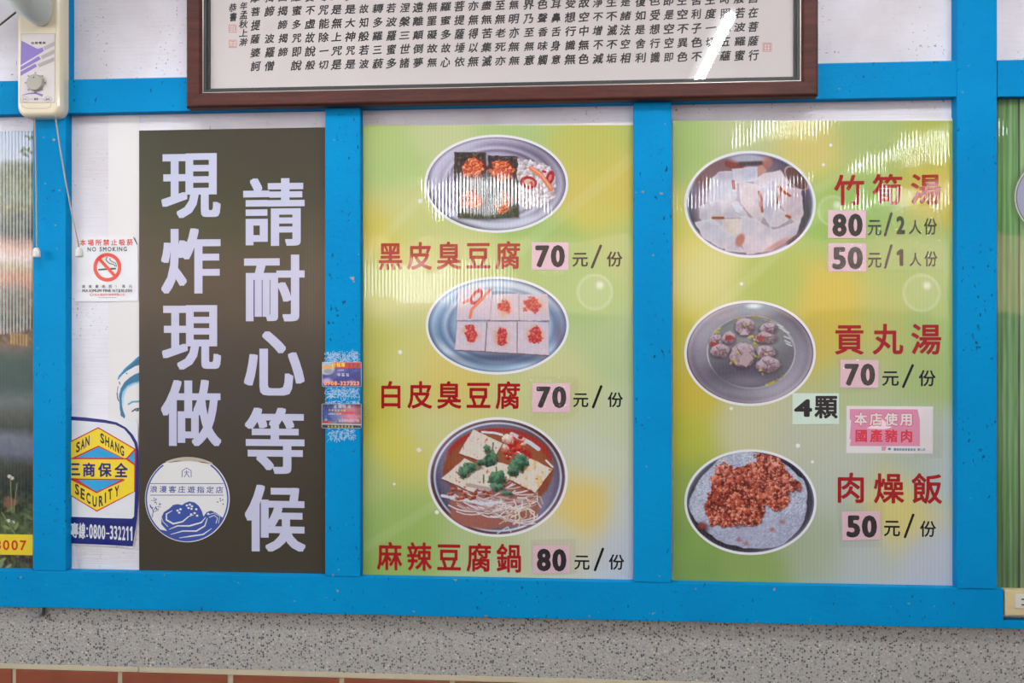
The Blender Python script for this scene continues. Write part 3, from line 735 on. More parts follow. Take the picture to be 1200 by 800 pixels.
# --- dish 1: black tofu
T = lambda x, y: (490+x/6.156, 150+y/6.156)
cv = Canvas(496, 156, 668, 275, S)
cx, cy, rx, ry = 581.7, 215.2, 84.2, 57.4
plate(cv, cx, cy, rx, ry, [(176, 170, 196), (168, 162, 188), (112, 102, 128), (186, 182, 206), (130, 120, 146), (176, 172, 196), (120, 106, 130), (66, 50, 66)], [0, 0.62, 0.68, 0.73, 0.80, 0.90, 0.96, 1.0])
cv.ellipse(*T(330, 690), 16, 7, (104, 80, 98), rot=0.3, soft=5, op=0.6)
cv.ring(cx, cy, rx*0.86, ry*0.84, 5, (214, 222, 240), op=0.75, soft=3, a0=0.25*PI, a1=0.85*PI)
cv.ring(cx, cy, rx*0.84, ry*0.82, 5, (206, 206, 230), op=0.6, soft=4, a0=0.9*PI, a1=1.45*PI)
for pts, s_ in (([(262, 172), (487, 176), (492, 372), (255, 372)], 1), ([(505, 196), (720, 205), (718, 398), (497, 394)], 2), ([(262, 368), (490, 375), (500, 655), (285, 645)], 3), ([(497, 394), (720, 398), (724, 640), (505, 655)], 4)):
    P = [T(*p) for p in pts]; cv.poly([(x+1, y+1.6) for x, y in P], (54, 44, 52), soft=2, op=0.7)
    q = cv.poly(P, (60, 48, 44), wob=1.6, seed=s_)
    sp = sm(0.60, 0.72, fbm(cv.X, cv.Y, 2.6, s_+20))*(q < -0.5); cv.mix(sp*0.55, (134, 116, 108))
    cv.mix(sm(0.55, 0.7, fbm(cv.X, cv.Y, 6, s_+31))*(q < -0.5)*0.6, (38, 28, 26))
for (x, y, a, b_, s_) in ((395, 285, 84, 78, 1), (605, 305, 78, 74, 2), (375, 512, 72, 68, 3), (605, 528, 60, 72, 4)):
    X_, Y_ = T(x, y); a /= 6.156; b_ /= 6.156
    cv.ellipse(X_+0.7, Y_+1, a*1.08, b_*1.05, (92, 34, 22), wob=0.7, seed=s_, soft=1)
    r_, _, _ = cv.e(X_, Y_, a, b_, 0, 0.9, s_); cv.crumble(1-sm(0.93, 1.05, r_), 3.4, s_*7, (252, 168, 112), (226, 96, 50), (158, 46, 26))
q = cv.poly([T(*p) for p in [(722, 225), (850, 240), (940, 270), (985, 330), (985, 500), (900, 555), (770, 578), (722, 510)]], (208, 198, 204), wob=5, seed=6)
cv.crumble((q < 0)*1.0, 5.5, 14, (238, 234, 240), (208, 198, 206), (160, 140, 136))
X_, Y_ = T(797, 392); cv.ellipse(X_, Y_, 10, 7.4, (178, 34, 36), rot=0.2); cv.ellipse(X_+0.5, Y_, 6, 4, (222, 176, 156), rot=0.2); cv.ellipse(X_+3, Y_+1, 2.4, 2.4, (214, 70, 48))
X_, Y_ = T(952, 358); cv.ellipse(X_, Y_, 8.4, 4.8, (176, 26, 32), rot=-1.3); cv.ellipse(X_, Y_, 4, 1.8, (220, 120, 110), rot=-1.3)
cv.ellipse(*T(910, 314), 2.8, 1.6, (190, 40, 50), rot=0.3)
cv.line([T(815, 290), T(890, 345), T(960, 440)], 5.4, (226, 128, 92)); cv.line([T(815, 283), T(890, 336), T(955, 428)], 1.2, (240, 168, 136))
cv.grain(14, 2, 4); dish(cv, m1, cx, cy, rx, ry, 'dish_picture', 'oval picture of black tofu squares with chilli paste on a steel plate')
# --- dish 2: white tofu
T = lambda x, y: (490+x/6.156, 315+y/6.156)
cv = Canvas(497, 321, 669, 440, S)
cx, cy, rx, ry = 582.8, 381.3, 83.8, 57.3
plate(cv, cx, cy, rx, ry, [(150, 172, 200), (146, 170, 200), (96, 128, 164), (166, 186, 208), (104, 140, 178), (156, 184, 210), (96, 122, 152), (48, 54, 74)], [0, 0.60, 0.68, 0.73, 0.80, 0.90, 0.96, 1.0])
cv.ring(cx, cy, rx*0.86, ry*0.84, 5, (216, 226, 238), op=0.8, soft=3, a0=1.3*PI, a1=1.85*PI)
cv.ring(cx, cy, rx*0.88, ry*0.86, 4, (206, 218, 232), op=0.8, soft=3, a0=0.62*PI, a1=0.9*PI)
cv.ellipse(*T(1020, 480), 6, 20, (92, 70, 96), soft=6, op=0.6); cv.ellipse(*T(640, 640), 52, 6, (56, 70, 100), soft=5, op=0.8)
tf = ([(293, 150), (430, 128), (530, 160), (522, 365), (276, 372)], [(533, 186), (725, 176), (730, 372), (520, 376)], [(728, 182), (930, 184), (950, 372), (730, 372)],
      [(284, 378), (500, 385), (482, 592), (264, 582)], [(500, 378), (716, 380), (716, 608), (485, 596)], [(716, 378), (938, 384), (946, 622), (716, 606)])
for k, pts in enumerate(tf):
    P = [T(*p) for p in pts]; cv.poly([(x-.4, y+1.2) for x, y in P], (110, 84, 90), soft=1.2, op=0.7)
    q = cv.poly(P, (204, 190, 204), wob=1.0, seed=k+40); cv.mix(sm(0.5, 0.8, fbm(cv.X, cv.Y, 3, k))*(q < 0)*0.4, (226, 214, 222))
cv.line([T(500, 376), T(728, 373)], 0.9, (120, 84, 70)); cv.line([T(270, 588), T(485, 598), T(716, 612), T(944, 628)], 0.9, (120, 90, 84)); cv.line([T(497, 385), T(484, 592)], 0.8, (96, 70, 70)); cv.line([T(716, 385), T(714, 606)], 0.7, (120, 96, 96))
for k, (x, y, a, b_) in enumerate(((622, 272, 44, 46), (820, 262, 58, 50), (378, 472, 46, 58), (600, 484, 42, 64), (845, 478, 50, 56))):
    X_, Y_ = T(x, y); a /= 6.156; b_ /= 6.156
    r_, _, _ = cv.e(X_, Y_, a*1.9, b_*1.7, 0, 0.5, k); cv.mix((1-sm(0.2, 1.0, r_))*0.75*(0.6+0.8*fbm(cv.X, cv.Y, 2.5, k)), (220, 150, 100))
    r_, _, _ = cv.e(X_, Y_, a, b_, 0, 1.0, k+3); cv.crumble(1-sm(0.9, 1.05, r_), 3.6, k*5, (232, 104, 84), (206, 50, 46), (160, 26, 32))
cv.line([T(325, 245), T(375, 222), T(440, 148)], 3.2, (224, 116, 80)); cv.ring(*T(420, 202), 8.2, 4.6, 2.3, (196, 36, 40), rot=-0.95)
cv.line([T(520, 152), T(430, 250), T(388, 290), T(374, 350)], 3.4, (226, 116, 84))
cv.grain(10, 2, 4); dish(cv, m1, cx, cy, rx, ry, 'dish_picture', 'oval picture of six white tofu squares with red sauce on a steel plate')
# --- dish 3: spicy tofu pot
T = lambda x, y: (490+x/5.333, 485+y/5.333)
cv = Canvas(499, 487, 667, 631, S)
cx, cy, rx, ry = 583.3, 558.8, 82.0, 70.0
plate(cv, cx, cy, rx, ry, [(120, 112, 140), (120, 112, 140), (112, 104, 134), (92, 84, 112), (150, 168, 204), (214, 224, 236), (92, 62, 78), (98, 66, 80), (214, 214, 222), (222, 222, 226)], [0, 0.5, 0.8, 0.875, 0.89, 0.905, 0.925, 0.95, 0.97, 1.0])
cv.ellipse(*T(500, 345), 65, 48, (138, 66, 36), soft=1.5, wob=0.15); cv.ellipse(*T(520, 300), 58, 38, (160, 92, 52), soft=10, op=0.6)
cv.ring(*T(500, 345), 63, 46, 4, (176, 30, 24), op=0.8, soft=2, a0=1.1*PI, a1=1.95*PI)
cv.line([T(400, 112), T(480, 118), T(525, 130)], 2.4, (214, 220, 232)); cv.line([T(585, 125), T(640, 150), T(700, 180), T(752, 218)], 4.5, (206, 208, 226)); cv.line([T(800, 290), T(840, 330)], 2, (220, 216, 220))
cv.line([T(590, 200), T(640, 240), T(680, 260)], 10, (178, 26, 22), soft=3)
rg = np.random.RandomState(5)
for k in range(34):
    x = 540+rg.rand()*120; y = 130+rg.rand()*150; cv.blob(*T(x, y), 3.2, 2.6, *random.choice([((196, 40, 30), (226, 90, 60), (120, 20, 16)), ((214, 160, 140), (236, 206, 190), (170, 90, 70))]), seed=k)
cv.blob(*T(556, 158), 6, 6, (222, 190, 178), (238, 220, 212), (180, 120, 100)); cv.blob(*T(545, 215), 5, 4.5, (214, 150, 130), (236, 206, 196), (170, 60, 44), seed=4)
# noodles and sprouts
cv.ellipse(*T(460, 580), 54, 27, (158, 92, 80), wob=0.25, seed=3, soft=2)
for k in range(46):
    x0 = 150+rg.rand()*330; y0 = 430+rg.rand()*180; L_ = 160+rg.rand()*260; pts = []; a = 0.35+rg.rand()*0.5; bnd = -0.9-rg.rand()*0.6
    for i in range(7):
        f = i/6; pts.append((x0+L_*f, y0+L_*(a*f+0.5*bnd*f*f)+20*rg.rand()*0.2))
    pts = [T(min(max(p[0], 150), 745), min(p[1], 700)) for p in pts]
    c = random.choice([(214, 198, 198), (200, 172, 170), (226, 216, 216), (184, 150, 150), (212, 204, 214)])
    cv.line([(x, y+0.8) for x, y in pts], 1.4, (120, 74, 76), op=0.5); cv.line(pts, 1.3, c)
for k in range(26):
    x0 = 480+rg.rand()*230; y0 = 490+rg.rand()*150; a = rg.rand()*3.1; cv.line([T(x0, y0), T(x0+55*math.cos(a), y0+40*math.sin(a)), T(x0+90*math.cos(a+0.5), y0+80*math.sin(a+0.5))], 1.2, random.choice([(222, 214, 206), (206, 190, 176), (190, 170, 140)]))
cv.line([T(150, 510), T(260, 530), T(400, 560), T(520, 550)], 3.2, (206, 212, 224)); cv.line([T(495, 745), T(560, 705), T(580, 735)], 1.1, (206, 200, 214))
for k in range(20): cv.blob(*T(190+rg.rand()*270, 470+rg.rand()*60), 3, 2, (170, 70, 40), (200, 130, 90), (110, 30, 20), seed=k)
for k, pts in enumerate(([(345, 95), (527, 182), (492, 245), (430, 305), (255, 245)], [(290, 278), (415, 330), (430, 400), (345, 490), (145, 402)], [(640, 245), (838, 345), (732, 492), (558, 400)], [(330, 340), (500, 300), (575, 320), (570, 410), (500, 470), (300, 430)])):
    P = [T(*p) for p in pts]; cv.poly([(x, y+1.8) for x, y in P], (112, 44, 34), soft=1.6, op=0.8); q = cv.poly(P, (220, 210, 196), wob=1.2, seed=k)
    cv.mix(sm(0.52, 0.72, fbm(cv.X, cv.Y, 5, k+7))*(q < 0)*(0.75 if k == 2 else 0.4), (226, 184, 110) if k == 2 else (206, 196, 196)); cv.mix(sm(0.74, 0.8, fbm(cv.X, cv.Y, 3.5, k+70))*(q < 0)*0.8, (190, 70, 46))
cv.poly([T(*p) for p in [(300, 432), (440, 455), (500, 470), (495, 488), (300, 452)]], (176, 160, 156))
for k, (x, y, a, b_) in enumerate(((455, 270, 42, 52), (330, 330, 62, 34), (285, 365, 32, 34), (400, 300, 34, 20), (640, 300, 42, 50), (590, 345, 34, 48), (495, 400, 48, 46), (495, 455, 46, 30), (560, 495, 36, 14), (430, 215, 20, 24))):
    cv.ellipse(*T(x+4, y+8), a/5.333, b_/5.333, (70, 40, 34), wob=0.8, seed=k, soft=1, op=0.6)
    cv.blob(*T(x, y), a/5.333, b_/5.333, (58, 106, 78), (96, 146, 112), (30, 62, 46), wob=1.1, seed=k+11)
cv.line([T(410, 380), T(408, 430)], 1.5, (70, 120, 70)); cv.line([T(470, 180), T(465, 225)], 1.5, (70, 120, 80)); cv.line([T(488, 330), T(490, 380)], 1.6, (84, 140, 84)); cv.line([T(470, 245), T(515, 270)], 1.2, (70, 120, 80))
cv.grain(16, 2, 4); dish(cv, m1, cx, cy, rx, ry, 'dish_picture', 'oval picture of a spicy tofu pot with coriander and noodles')
# --- dish 4: bamboo shoot soup
T = lambda x, y: (795+x/5.924, 170+y/5.924)
cv = Canvas(801, 176, 957, 303, S)
cx, cy, rx, ry = 879.0, 239.3, 77.0, 62.6
plate(cv, cx, cy, rx, ry, [(140, 124, 140), (140, 124, 140), (120, 104, 124), (110, 96, 120), (96, 84, 112), (176, 184, 206), (96, 108, 140), (200, 206, 214)], [0, 0.6, 0.8, 0.88, 0.93, 0.955, 0.975, 1.0])
cv.ellipse(*T(490, 460), 60, 46, (168, 148, 166), soft=6, op=0.9); cv.ellipse(*T(260, 200), 30, 18, (122, 76, 70), soft=6, op=0.7); cv.ellipse(*T(395, 130), 12, 6, (130, 56, 44), soft=1, wob=0.4); cv.ellipse(*T(600, 120), 9, 7, (168, 104, 96), soft=2); cv.ellipse(*T(480, 95), 20, 5, (168, 170, 190), soft=2); cv.line([T(430, 130), T(570, 125)], 4, (76, 60, 66), soft=2)
cv.ellipse(*T(820, 230), 17, 9, (98, 60, 60), rot=0.8, soft=1.5); cv.ring(*T(820, 230), 17, 9, 1.0, (170, 140, 144), rot=0.8)
cv.line([T(870, 340), T(890, 480), T(840, 600), T(780, 680)], 7, (72, 58, 80), soft=4)
cv.ellipse(*T(570, 180), 8, 6, (192, 140, 124), wob=0.5)
bam = [([(230, 240), (290, 190), (400, 190), (390, 380), (210, 385)], (188, 186, 206)), ([(385, 170), (540, 155), (540, 240), (400, 260)], (182, 184, 208)), ([(530, 250), (590, 205), (700, 180), (760, 260), (700, 300), (560, 290)], (206, 194, 206)),
       ([(430, 260), (560, 290), (600, 420), (560, 540), (440, 400)], (206, 186, 194)), ([(590, 270), (690, 250), (700, 400), (640, 560), (590, 470), (570, 370)], (190, 184, 208)), ([(690, 270), (845, 320), (860, 470), (820, 540), (700, 400)], (204, 184, 190)),
       ([(160, 430), (230, 400), (400, 400), (470, 500), (260, 500), (190, 540), (160, 500)], (196, 190, 202)), ([(250, 500), (310, 510), (310, 590), (280, 600)], (190, 186, 200)), ([(310, 520), (440, 520), (440, 640), (380, 650), (320, 590)], (212, 196, 186)),
       ([(130, 545), (250, 520), (320, 600), (400, 640), (405, 700), (300, 710), (180, 640)], (190, 188, 208)), ([(300, 620), (400, 690), (480, 745), (330, 730)], (176, 176, 200)),
       ([(455, 500), (540, 520), (600, 560), (660, 590), (740, 560), (830, 520), (800, 620), (640, 720), (490, 745), (440, 640)], (198, 190, 208)), ([(670, 420), (740, 470), (760, 520), (690, 560), (650, 560)], (196, 186, 202)), ([(375, 410), (440, 430), (450, 480), (400, 460)], (200, 206, 224))]
for k, (pts, c) in enumerate(bam):
    P = [T(*p) for p in pts]; cv.poly([(x+0.6, y+1.4) for x, y in P], (150, 118, 130), soft=2.2, op=0.7, wob=1.5, seed=k); gw = [(x+(x-sum(a for a, _ in P)/len(P))*0.10, y+(y-sum(b for _, b in P)/len(P))*0.10) for x, y in P]; q = cv.poly(gw, c, wob=2.0, seed=k, soft=1.0)
    gr = np.clip(((cv.X+cv.Y*1.3+k*9) % 16)/16, 0, 1); cv.mix((q < -0.4)*0.20*sm(0.2, 0.9, gr), (222, 200, 196)); cv.mix(sm(-2.6, -0.3, q)*(q < 0.4)*0.35, (226, 216, 224)); cv.mix((q < 0)*sm(0.45, 0.9, fbm(cv.X, cv.Y, 16, k*3, 2))*0.5, (166, 154, 178)); cv.mix((q < 0)*sm(0.5, 0.9, fbm(cv.X, cv.Y, 12, k*3+40, 2))*0.5, (228, 214, 216))
for pts in (((560, 325), (575, 370), (572, 420)), ((700, 290), (740, 330), (775, 350)), ((690, 400), (700, 350), (705, 310)), ((380, 250), (385, 300)), ((240, 505), (310, 505)), ((570, 400), (582, 460)), ((750, 490), (775, 500))): cv.line([T(*p) for p in pts], 2.6, (160, 66, 34), soft=1)
cv.ellipse(*T(428, 660), 5, 8, (170, 104, 96), soft=1.5, rot=0.4); cv.ellipse(*T(690, 690), 16, 3, (176, 112, 100), rot=-0.5, soft=2, op=0.7)
cv.grain(12, 3, 4); dish(cv, m2, cx, cy, rx, ry, 'dish_picture', 'oval picture of pale bamboo shoot slices in a steel bowl')
# --- dish 5: meatball soup
T = lambda x, y: (795+x/5.924, 345+y/5.924)
cv = Canvas(801, 351, 957, 477, S)
cx, cy, rx, ry = 879.0, 413.7, 77.0, 61.8
plate(cv, cx, cy, rx, ry, [(124, 124, 130), (124, 124, 132), (140, 138, 152), (142, 138, 154), (130, 124, 140), (152, 146, 160), (112, 92, 104), (206, 208, 212)], [0, 0.5, 0.72, 0.8, 0.88, 0.93, 0.96, 1.0])
cv.ellipse(*T(545, 90), 26, 6, (134, 166, 184), soft=6, op=0.8); cv.ellipse(*T(525, 80), 8, 2.6, (220, 232, 238), soft=2)
cv.ellipse(*T(505, 400), 52, 43, (186, 180, 194)); cv.ellipse(*T(506, 398), 50.5, 41.6, (104, 104, 112)); cv.ellipse(*T(520, 290), 40, 22, (136, 142, 140), soft=12, op=0.85); cv.ellipse(*T(440, 545), 40, 16, (76, 72, 88), soft=8, op=0.9); cv.ellipse(*T(480, 600), 22, 6, (132, 130, 146), soft=6, op=0.7)
for k, (x, y) in enumerate(((700, 230), (730, 250), (735, 290), (740, 320), (690, 210), (750, 340))): cv.line([T(x, y), T(x+36, y+16)], 1.6, (206, 208, 212), op=0.8)
cv.ring(*T(520, 390), 47, 38, 1.0, (214, 214, 206), op=0.6, a0=1.55*PI, a1=1.98*PI)
for k, (x, y, a, b_) in enumerate(((460, 225, 68, 62), (265, 320, 50, 46), (290, 390, 66, 50), (350, 300, 48, 44), (445, 420, 92, 96), (620, 235, 64, 38), (600, 300, 82, 42), (610, 400, 72, 48), (620, 485, 88, 54))):
    a /= 5.924; b_ /= 5.924; X_, Y_ = T(x, y)
    cv.ellipse(X_, Y_+1.8, a*1.05, b_, (62, 56, 66), soft=2.5, op=0.8); cv.blob(X_, Y_, a, b_, (156, 132, 142), (192, 172, 182), (104, 78, 84), wob=0.4, seed=k*3)
    cv.line([(X_-a*0.4, Y_-b_*0.5), (X_, Y_+b_*0.1), (X_-a*0.1, Y_+b_*0.7)], 1.0, (94, 60, 64), op=0.7); cv.line([(X_, Y_), (X_+a*0.6, Y_-b_*0.2)], 0.9, (98, 62, 66), op=0.7)
cv.poly([T(*p) for p in [(455, 235), (490, 280), (425, 280)]], (190, 166, 170)); cv.poly([T(*p) for p in [(225, 325), (285, 340), (225, 370)]], (158, 52, 44)); cv.poly([T(*p) for p in [(325, 290), (360, 280), (400, 310), (325, 320)]], (160, 50, 44))
cv.poly([T(*p) for p in [(545, 285), (600, 290), (580, 335), (540, 310)]], (166, 70, 62)); cv.poly([T(*p) for p in [(465, 360), (520, 440), (470, 500), (415, 480)]], (176, 150, 156), wob=2)
for k in range(46):
    if k < 26: x, y = random.choice([(440, 200), (265, 260), (500, 290), (400, 400), (545, 350), (550, 430), (580, 540), (560, 410), (400, 470), (490, 500)]); x += random.gauss(0, 16); y += random.gauss(0, 14)
    else: a = random.choice([-1.5, -1.9, 0.95, 1.1, 0.7, -2.5, -1.2, 1.2])+random.uniform(-.1, .1); x, y = 505+298*math.cos(a), 400+245*math.sin(a)
    cv.ellipse(*T(x, y), 1.9, 1.2, random.choice([(178, 166, 60), (196, 182, 84), (150, 138, 50)]), rot=random.uniform(0, 3))
cv.grain(12, 2, 4); dish(cv, m2, cx, cy, rx, ry, 'dish_picture', 'oval picture of meatballs in clear soup in a steel bowl')
# --- dish 6: minced pork rice
T = lambda x, y: (795+x/5.924, 520+y/5.924)
cv = Canvas(801, 525, 958, 652, S)
cx, cy, rx, ry = 879.5, 588.2, 77.4, 61.8
plate(cv, cx, cy, rx, ry, [(60, 52, 64), (60, 52, 64), (62, 60, 78), (104, 116, 138), (60, 76, 100), (206, 210, 216)], [0, 0.9, 0.93, 0.955, 0.975, 1.0])
r_, _, _ = cv.e(*T(500, 395), 69.5, 56, 0, 0.14, 4); rice = 1-sm(0.985, 1.01, r_); cv.mix(rice, (168, 180, 206))
cv.crumble(rice, 2.6, 9, (208, 216, 232), (182, 192, 214), (146, 150, 182), ygain=1.5); cv.mix(rice*sm(0.5, 0.8, fbm(cv.X, cv.Y, 10, 12))*0.5, (160, 166, 196)); cv.mix(rice*sm(0.5, 0.8, fbm(cv.X, cv.Y, 8, 42))*0.5, (206, 212, 228)); cv.mix(rice*sm(0.55, 0.95, (cv.Y-560)/60)*0.35, (150, 150, 186))
cv.ellipse(*T(150, 590), 9, 7, (54, 34, 44), soft=4, op=0.9); cv.ellipse(*T(165, 570), 5, 3, (150, 56, 40), soft=2, wob=0.5)
rg = np.random.RandomState(8)
TT = lambda L_: [T(*p) for p in L_]
out = TT([(540, 75), (640, 72), (700, 110), (735, 150), (760, 215), (815, 250), (862, 295), (840, 312), (775, 320), (760, 370), (745, 430), (700, 470), (650, 450), (610, 420), (590, 460), (580, 530), (500, 570), (430, 555), (330, 570), (220, 550), (190, 490), (185, 430), (205, 370), (215, 320), (225, 240), (262, 205), (262, 150), (330, 128), (380, 175), (430, 165), (500, 140), (550, 130)])
cv.mix(cv.area([(x+0.8, y+2) for x, y in out], 5, 3, 1.6)*0.75, (96, 40, 40))
m_ = cv.area(out, 5, 3, 0.7)
lower_ = sm(548, 588, cv.Y+0.25*(880-cv.X))
cv.crumble(m_, 11, 21, (232, 158, 142), (196, 94, 76), (118, 36, 28))
cv.crumble(m_*lower_*0.9, 9.0, 33, (224, 124, 84), (172, 58, 34), (84, 18, 14))
cv.crumble(m_*sm(0.42, 0.5, fbm(cv.X, cv.Y, 14, 91, 2)), 5.0, 63, (236, 150, 122), (186, 76, 52), (104, 28, 20))
cv.mix(m_*sm(0.62, 0.74, fbm(cv.X, cv.Y, 4.5, 77, 3))*0.7, (84, 22, 18)); cv.mix(m_*sm(0.66, 0.74, fbm(cv.X, cv.Y, 2.4, 55, 2))*0.6, (244, 196, 176))
for k, (x, y) in enumerate(((420, 665), (470, 690), (650, 595), (840, 290), (720, 540))): cv.ellipse(*T(x, y), 3, 2.4, (170, 92, 84), soft=1.5, wob=0.6, op=0.7)
cv.grain(20, 1.8, 4); dish(cv, m2, cx, cy, rx, ry, 'dish_picture', 'oval picture of white rice topped with red minced pork')

# --- printed menu words
TX = PB+0.0006
def words(parent, text, x0, y0, x1, y1, cw=28.5, mat='print_red', bold=0.022, name='dish_name', d=TX, **kw):
    mb = MB(); line_cjk(mb, text, x0, y0, x1, y1, cw, d, bold, **kw); return mb.build(name, M[mat], parent)
words(m1, '黑皮臭豆腐', 443.4, 283.6, 609.8, 316)
words(m1, '白皮臭豆腐', 444, 447, 609.8, 479)
words(m1, '麻辣豆腐鍋', 442.5, 636.4, 611, 669.4)
words(m2, '竹筍湯', 978.3, 204.4, 1102.6, 240.2, 34.5)
words(m2, '貢丸湯', 978.3, 379.6, 1102.9, 415.5, 34.5)
words(m2, '肉燥飯', 980, 554.5, 1103.8, 589.8, 34.5)
def unit(parent, yuan, slash, fen, extra=None):
    mb = MB(); put(mb, '元', wrect(*yuan, TX), TX, 0.018, 'ink', nb=8)
    line = [(slash[2]-1.5, slash[1]+1.0), (slash[0]+1.5, slash[3]-1.0)]
    mb.stroke(line, 3.0, TX); mb.poly(ell(line[0][0], line[0][1], 1.5, 1.5, 10), TX+3e-5); mb.poly(ell(line[1][0], line[1][1], 1.5, 1.5, 10), TX+3e-5)
    put(mb, '份', wrect(*fen, TX), TX, 0.018, 'ink', nb=8)
    for ch, bx, bo in (extra or []): put(mb, ch, wrect(*bx, TX), TX, bo, 'ink', nb=8)
    mb.build('price_unit', M['print_black'], parent)
unit(m1, (670.8, 296.2, 689, 312.4), (692.3, 287, 705.5, 314), (711, 294.6, 729.4, 312.4))
unit(m1, (671.6, 460.7, 689.5, 477), (693.6, 451.6, 706, 477.8), (712, 459.3, 730, 477))
unit(m1, (673, 650.7, 691, 667.5), (695.8, 642, 708, 668.6), (713.4, 649.3, 731.6, 667.5))
unit(m2, (1017, 257.7, 1033, 275.8), (1035.8, 249, 1046, 276.4), (1082.7, 255.4, 1098, 275), [('2', (1050.4, 253, 1060.6, 274.4), 0.045), ('人', (1065.2, 257.7, 1079.8, 274.4), 0.018)])
unit(m2, (1017, 296.2, 1033, 313.7), (1035.8, 286.6, 1046, 314.3), (1083.3, 294, 1098.5, 312.3), [('1', (1050.7, 291.9, 1058.5, 311.7), 0.045), ('人', (1065.8, 296, 1079.8, 312), 0.018)])
unit(m2, (1033.8, 435, 1053.3, 452), (1057, 427, 1071, 454), (1076.6, 433.5, 1096.5, 452.5))
unit(m2, (1035.8, 610, 1054.8, 628.3), (1059, 602, 1071.7, 630), (1078, 610, 1097, 629))

# --- stuck-on price papers
def sticker(name, label, cat, box, mat, group=None, tilt=0.0, th=0.0006):
    x0, y0, x1, y1 = box; d0 = PB+0.0006; cx_, cy_ = (x0+x1)/2, (y0+y1)/2
    pts = [(x0, y0), (x1, y0), (x1, y1), (x0, y1)]
    pts = [(cx_+(x-cx_)-(y-cy_)*tilt, cy_+(y-cy_)+(x-cx_)*tilt) for x, y in pts]
    q = [W(x, y, d0+th) for x, y in pts]
    t = thing(name, label, cat, ((q[0][0]+q[1][0])/2, -PB, min(p[2] for p in q)), group)
    MB().slab(lambda i: [(p[0], p[2]) for p in q], d0, d0+th).build('paper', mat, t)
    return t, d0+th
def price(txt, box, tb, label, tilt=0.0):
    t, d = sticker('price_sticker', label, 'price sticker', box, M['pinkp'], 'pink price stickers on the menu boards', tilt)
    mb = MB(); line_lat(mb, txt, *tb, d+0.0002, bold=0.055, gap=0.05, anis=0.75); mb.build('numerals', M['black_num'], t)
price('70', (623, 283.8, 666.2, 316), (627.3, 286.8, 662, 313.3), 'pink paper price sticker reading 70 beside the black tofu dish name', 0.01)
price('70', (623.8, 449, 668.2, 483), (628.6, 452.2, 663.8, 478.2), 'pink paper price sticker reading 70 beside the white tofu dish name')
price('80', (624.3, 639, 667.5, 671.6), (629, 642.6, 663.8, 669.4), 'pink paper price sticker reading 80 beside the spicy tofu pot name', -0.005)
price('80', (970.5, 246.3, 1014.8, 279), (975.3, 250, 1011, 277.2), 'pink paper price sticker reading 80 under the bamboo soup name', 0.008)
price('50', (970.7, 284.8, 1015.2, 318), (975.3, 288.7, 1011.2, 315.7), 'pink paper price sticker reading 50, second line under the bamboo soup name')
price('70', (984.8, 421.6, 1029.4, 454), (989.6, 425.6, 1025.6, 452), 'pink paper price sticker reading 70 under the meatball soup name', 0.01)
price('50', (987, 599, 1031.4, 632.6), (992, 603.2, 1027.8, 629.8), 'pink paper price sticker reading 50 under the minced pork rice name', -0.02)
t, d = sticker('count_sticker', 'pale green paper label reading 4 pieces, right below the meatball soup picture', 'sticker', (928.8, 460.6, 983.3, 497), M['palegreen'])
mb = MB(); line_lat(mb, '4', 930.6, 467.4, 951.8, 488.6, d+0.0002, bold=0.04); put(mb, '顆', wrect(954.4, 463.6, 981.8, 490.4, d+0.0002), d+0.0002, 0.03, 'ink'); mb.build('lettering', M['black_num'], t)
# pork origin sticker
t, d = sticker('pork_origin_sticker', 'small pink and white sticker with pig meat origin text, under the meatball soup price', 'sticker', (992, 475.8, 1093.3, 531), M['stk_paper'], tilt=0.008)
U = lambda x, y: (980+x/9.23, 465+y/9.23)
MB().poly([U(*p) for p in [(145, 130), (880, 134), (905, 250), (905, 532), (145, 530), (160, 460), (145, 455), (160, 250), (145, 245)]], d+0.00015).build('pink_print', M['stk_pink'], t)
MB().poly([U(*p) for p in [(330, 340), (500, 240), (600, 330), (520, 350)]], d+0.00018).build('pale_patch', M['stk_palepink'], t); MB().poly([U(*p) for p in [(490, 535), (545, 535), (530, 580), (490, 580)]], d+0.0002).build('pale_patch', M['stk_pink'], t)
def box9(a): return (*U(a[0], a[1]), *U(a[2], a[3]))
mb = MB(); line_cjk(mb, '本店使用', *box9((190, 165, 835, 318)), 15.8, d+0.0002, 0.065); mb.build('text_outline', M['stk_red'], t)
mb = MB(); line_cjk(mb, '本店使用', *box9((197, 172, 828, 310)), 14.8, d+0.0005, 0.03); mb.build('lettering', M['stk_paper'], t)
mb = MB(); line_cjk(mb, '國產豬肉', *box9((203, 352, 828, 490)), 14.6, d+0.0002, 0.03); mb.build('red_lettering', M['stk_red'], t)
mb = MB(); mb.poly(ell(*U(575, 562), 1.8, 1.4, 12), d+0.0002)
line_cjk(mb, '農業委員會畜產會', *box9((620, 553, 860, 583)), 3.0, d+0.0002, 0.02); line_cjk(mb, '關心您', *box9((878, 555, 962, 583)), 2.9, d+0.0002, 0.02); mb.build('small_print', M['stk_teal'], t)
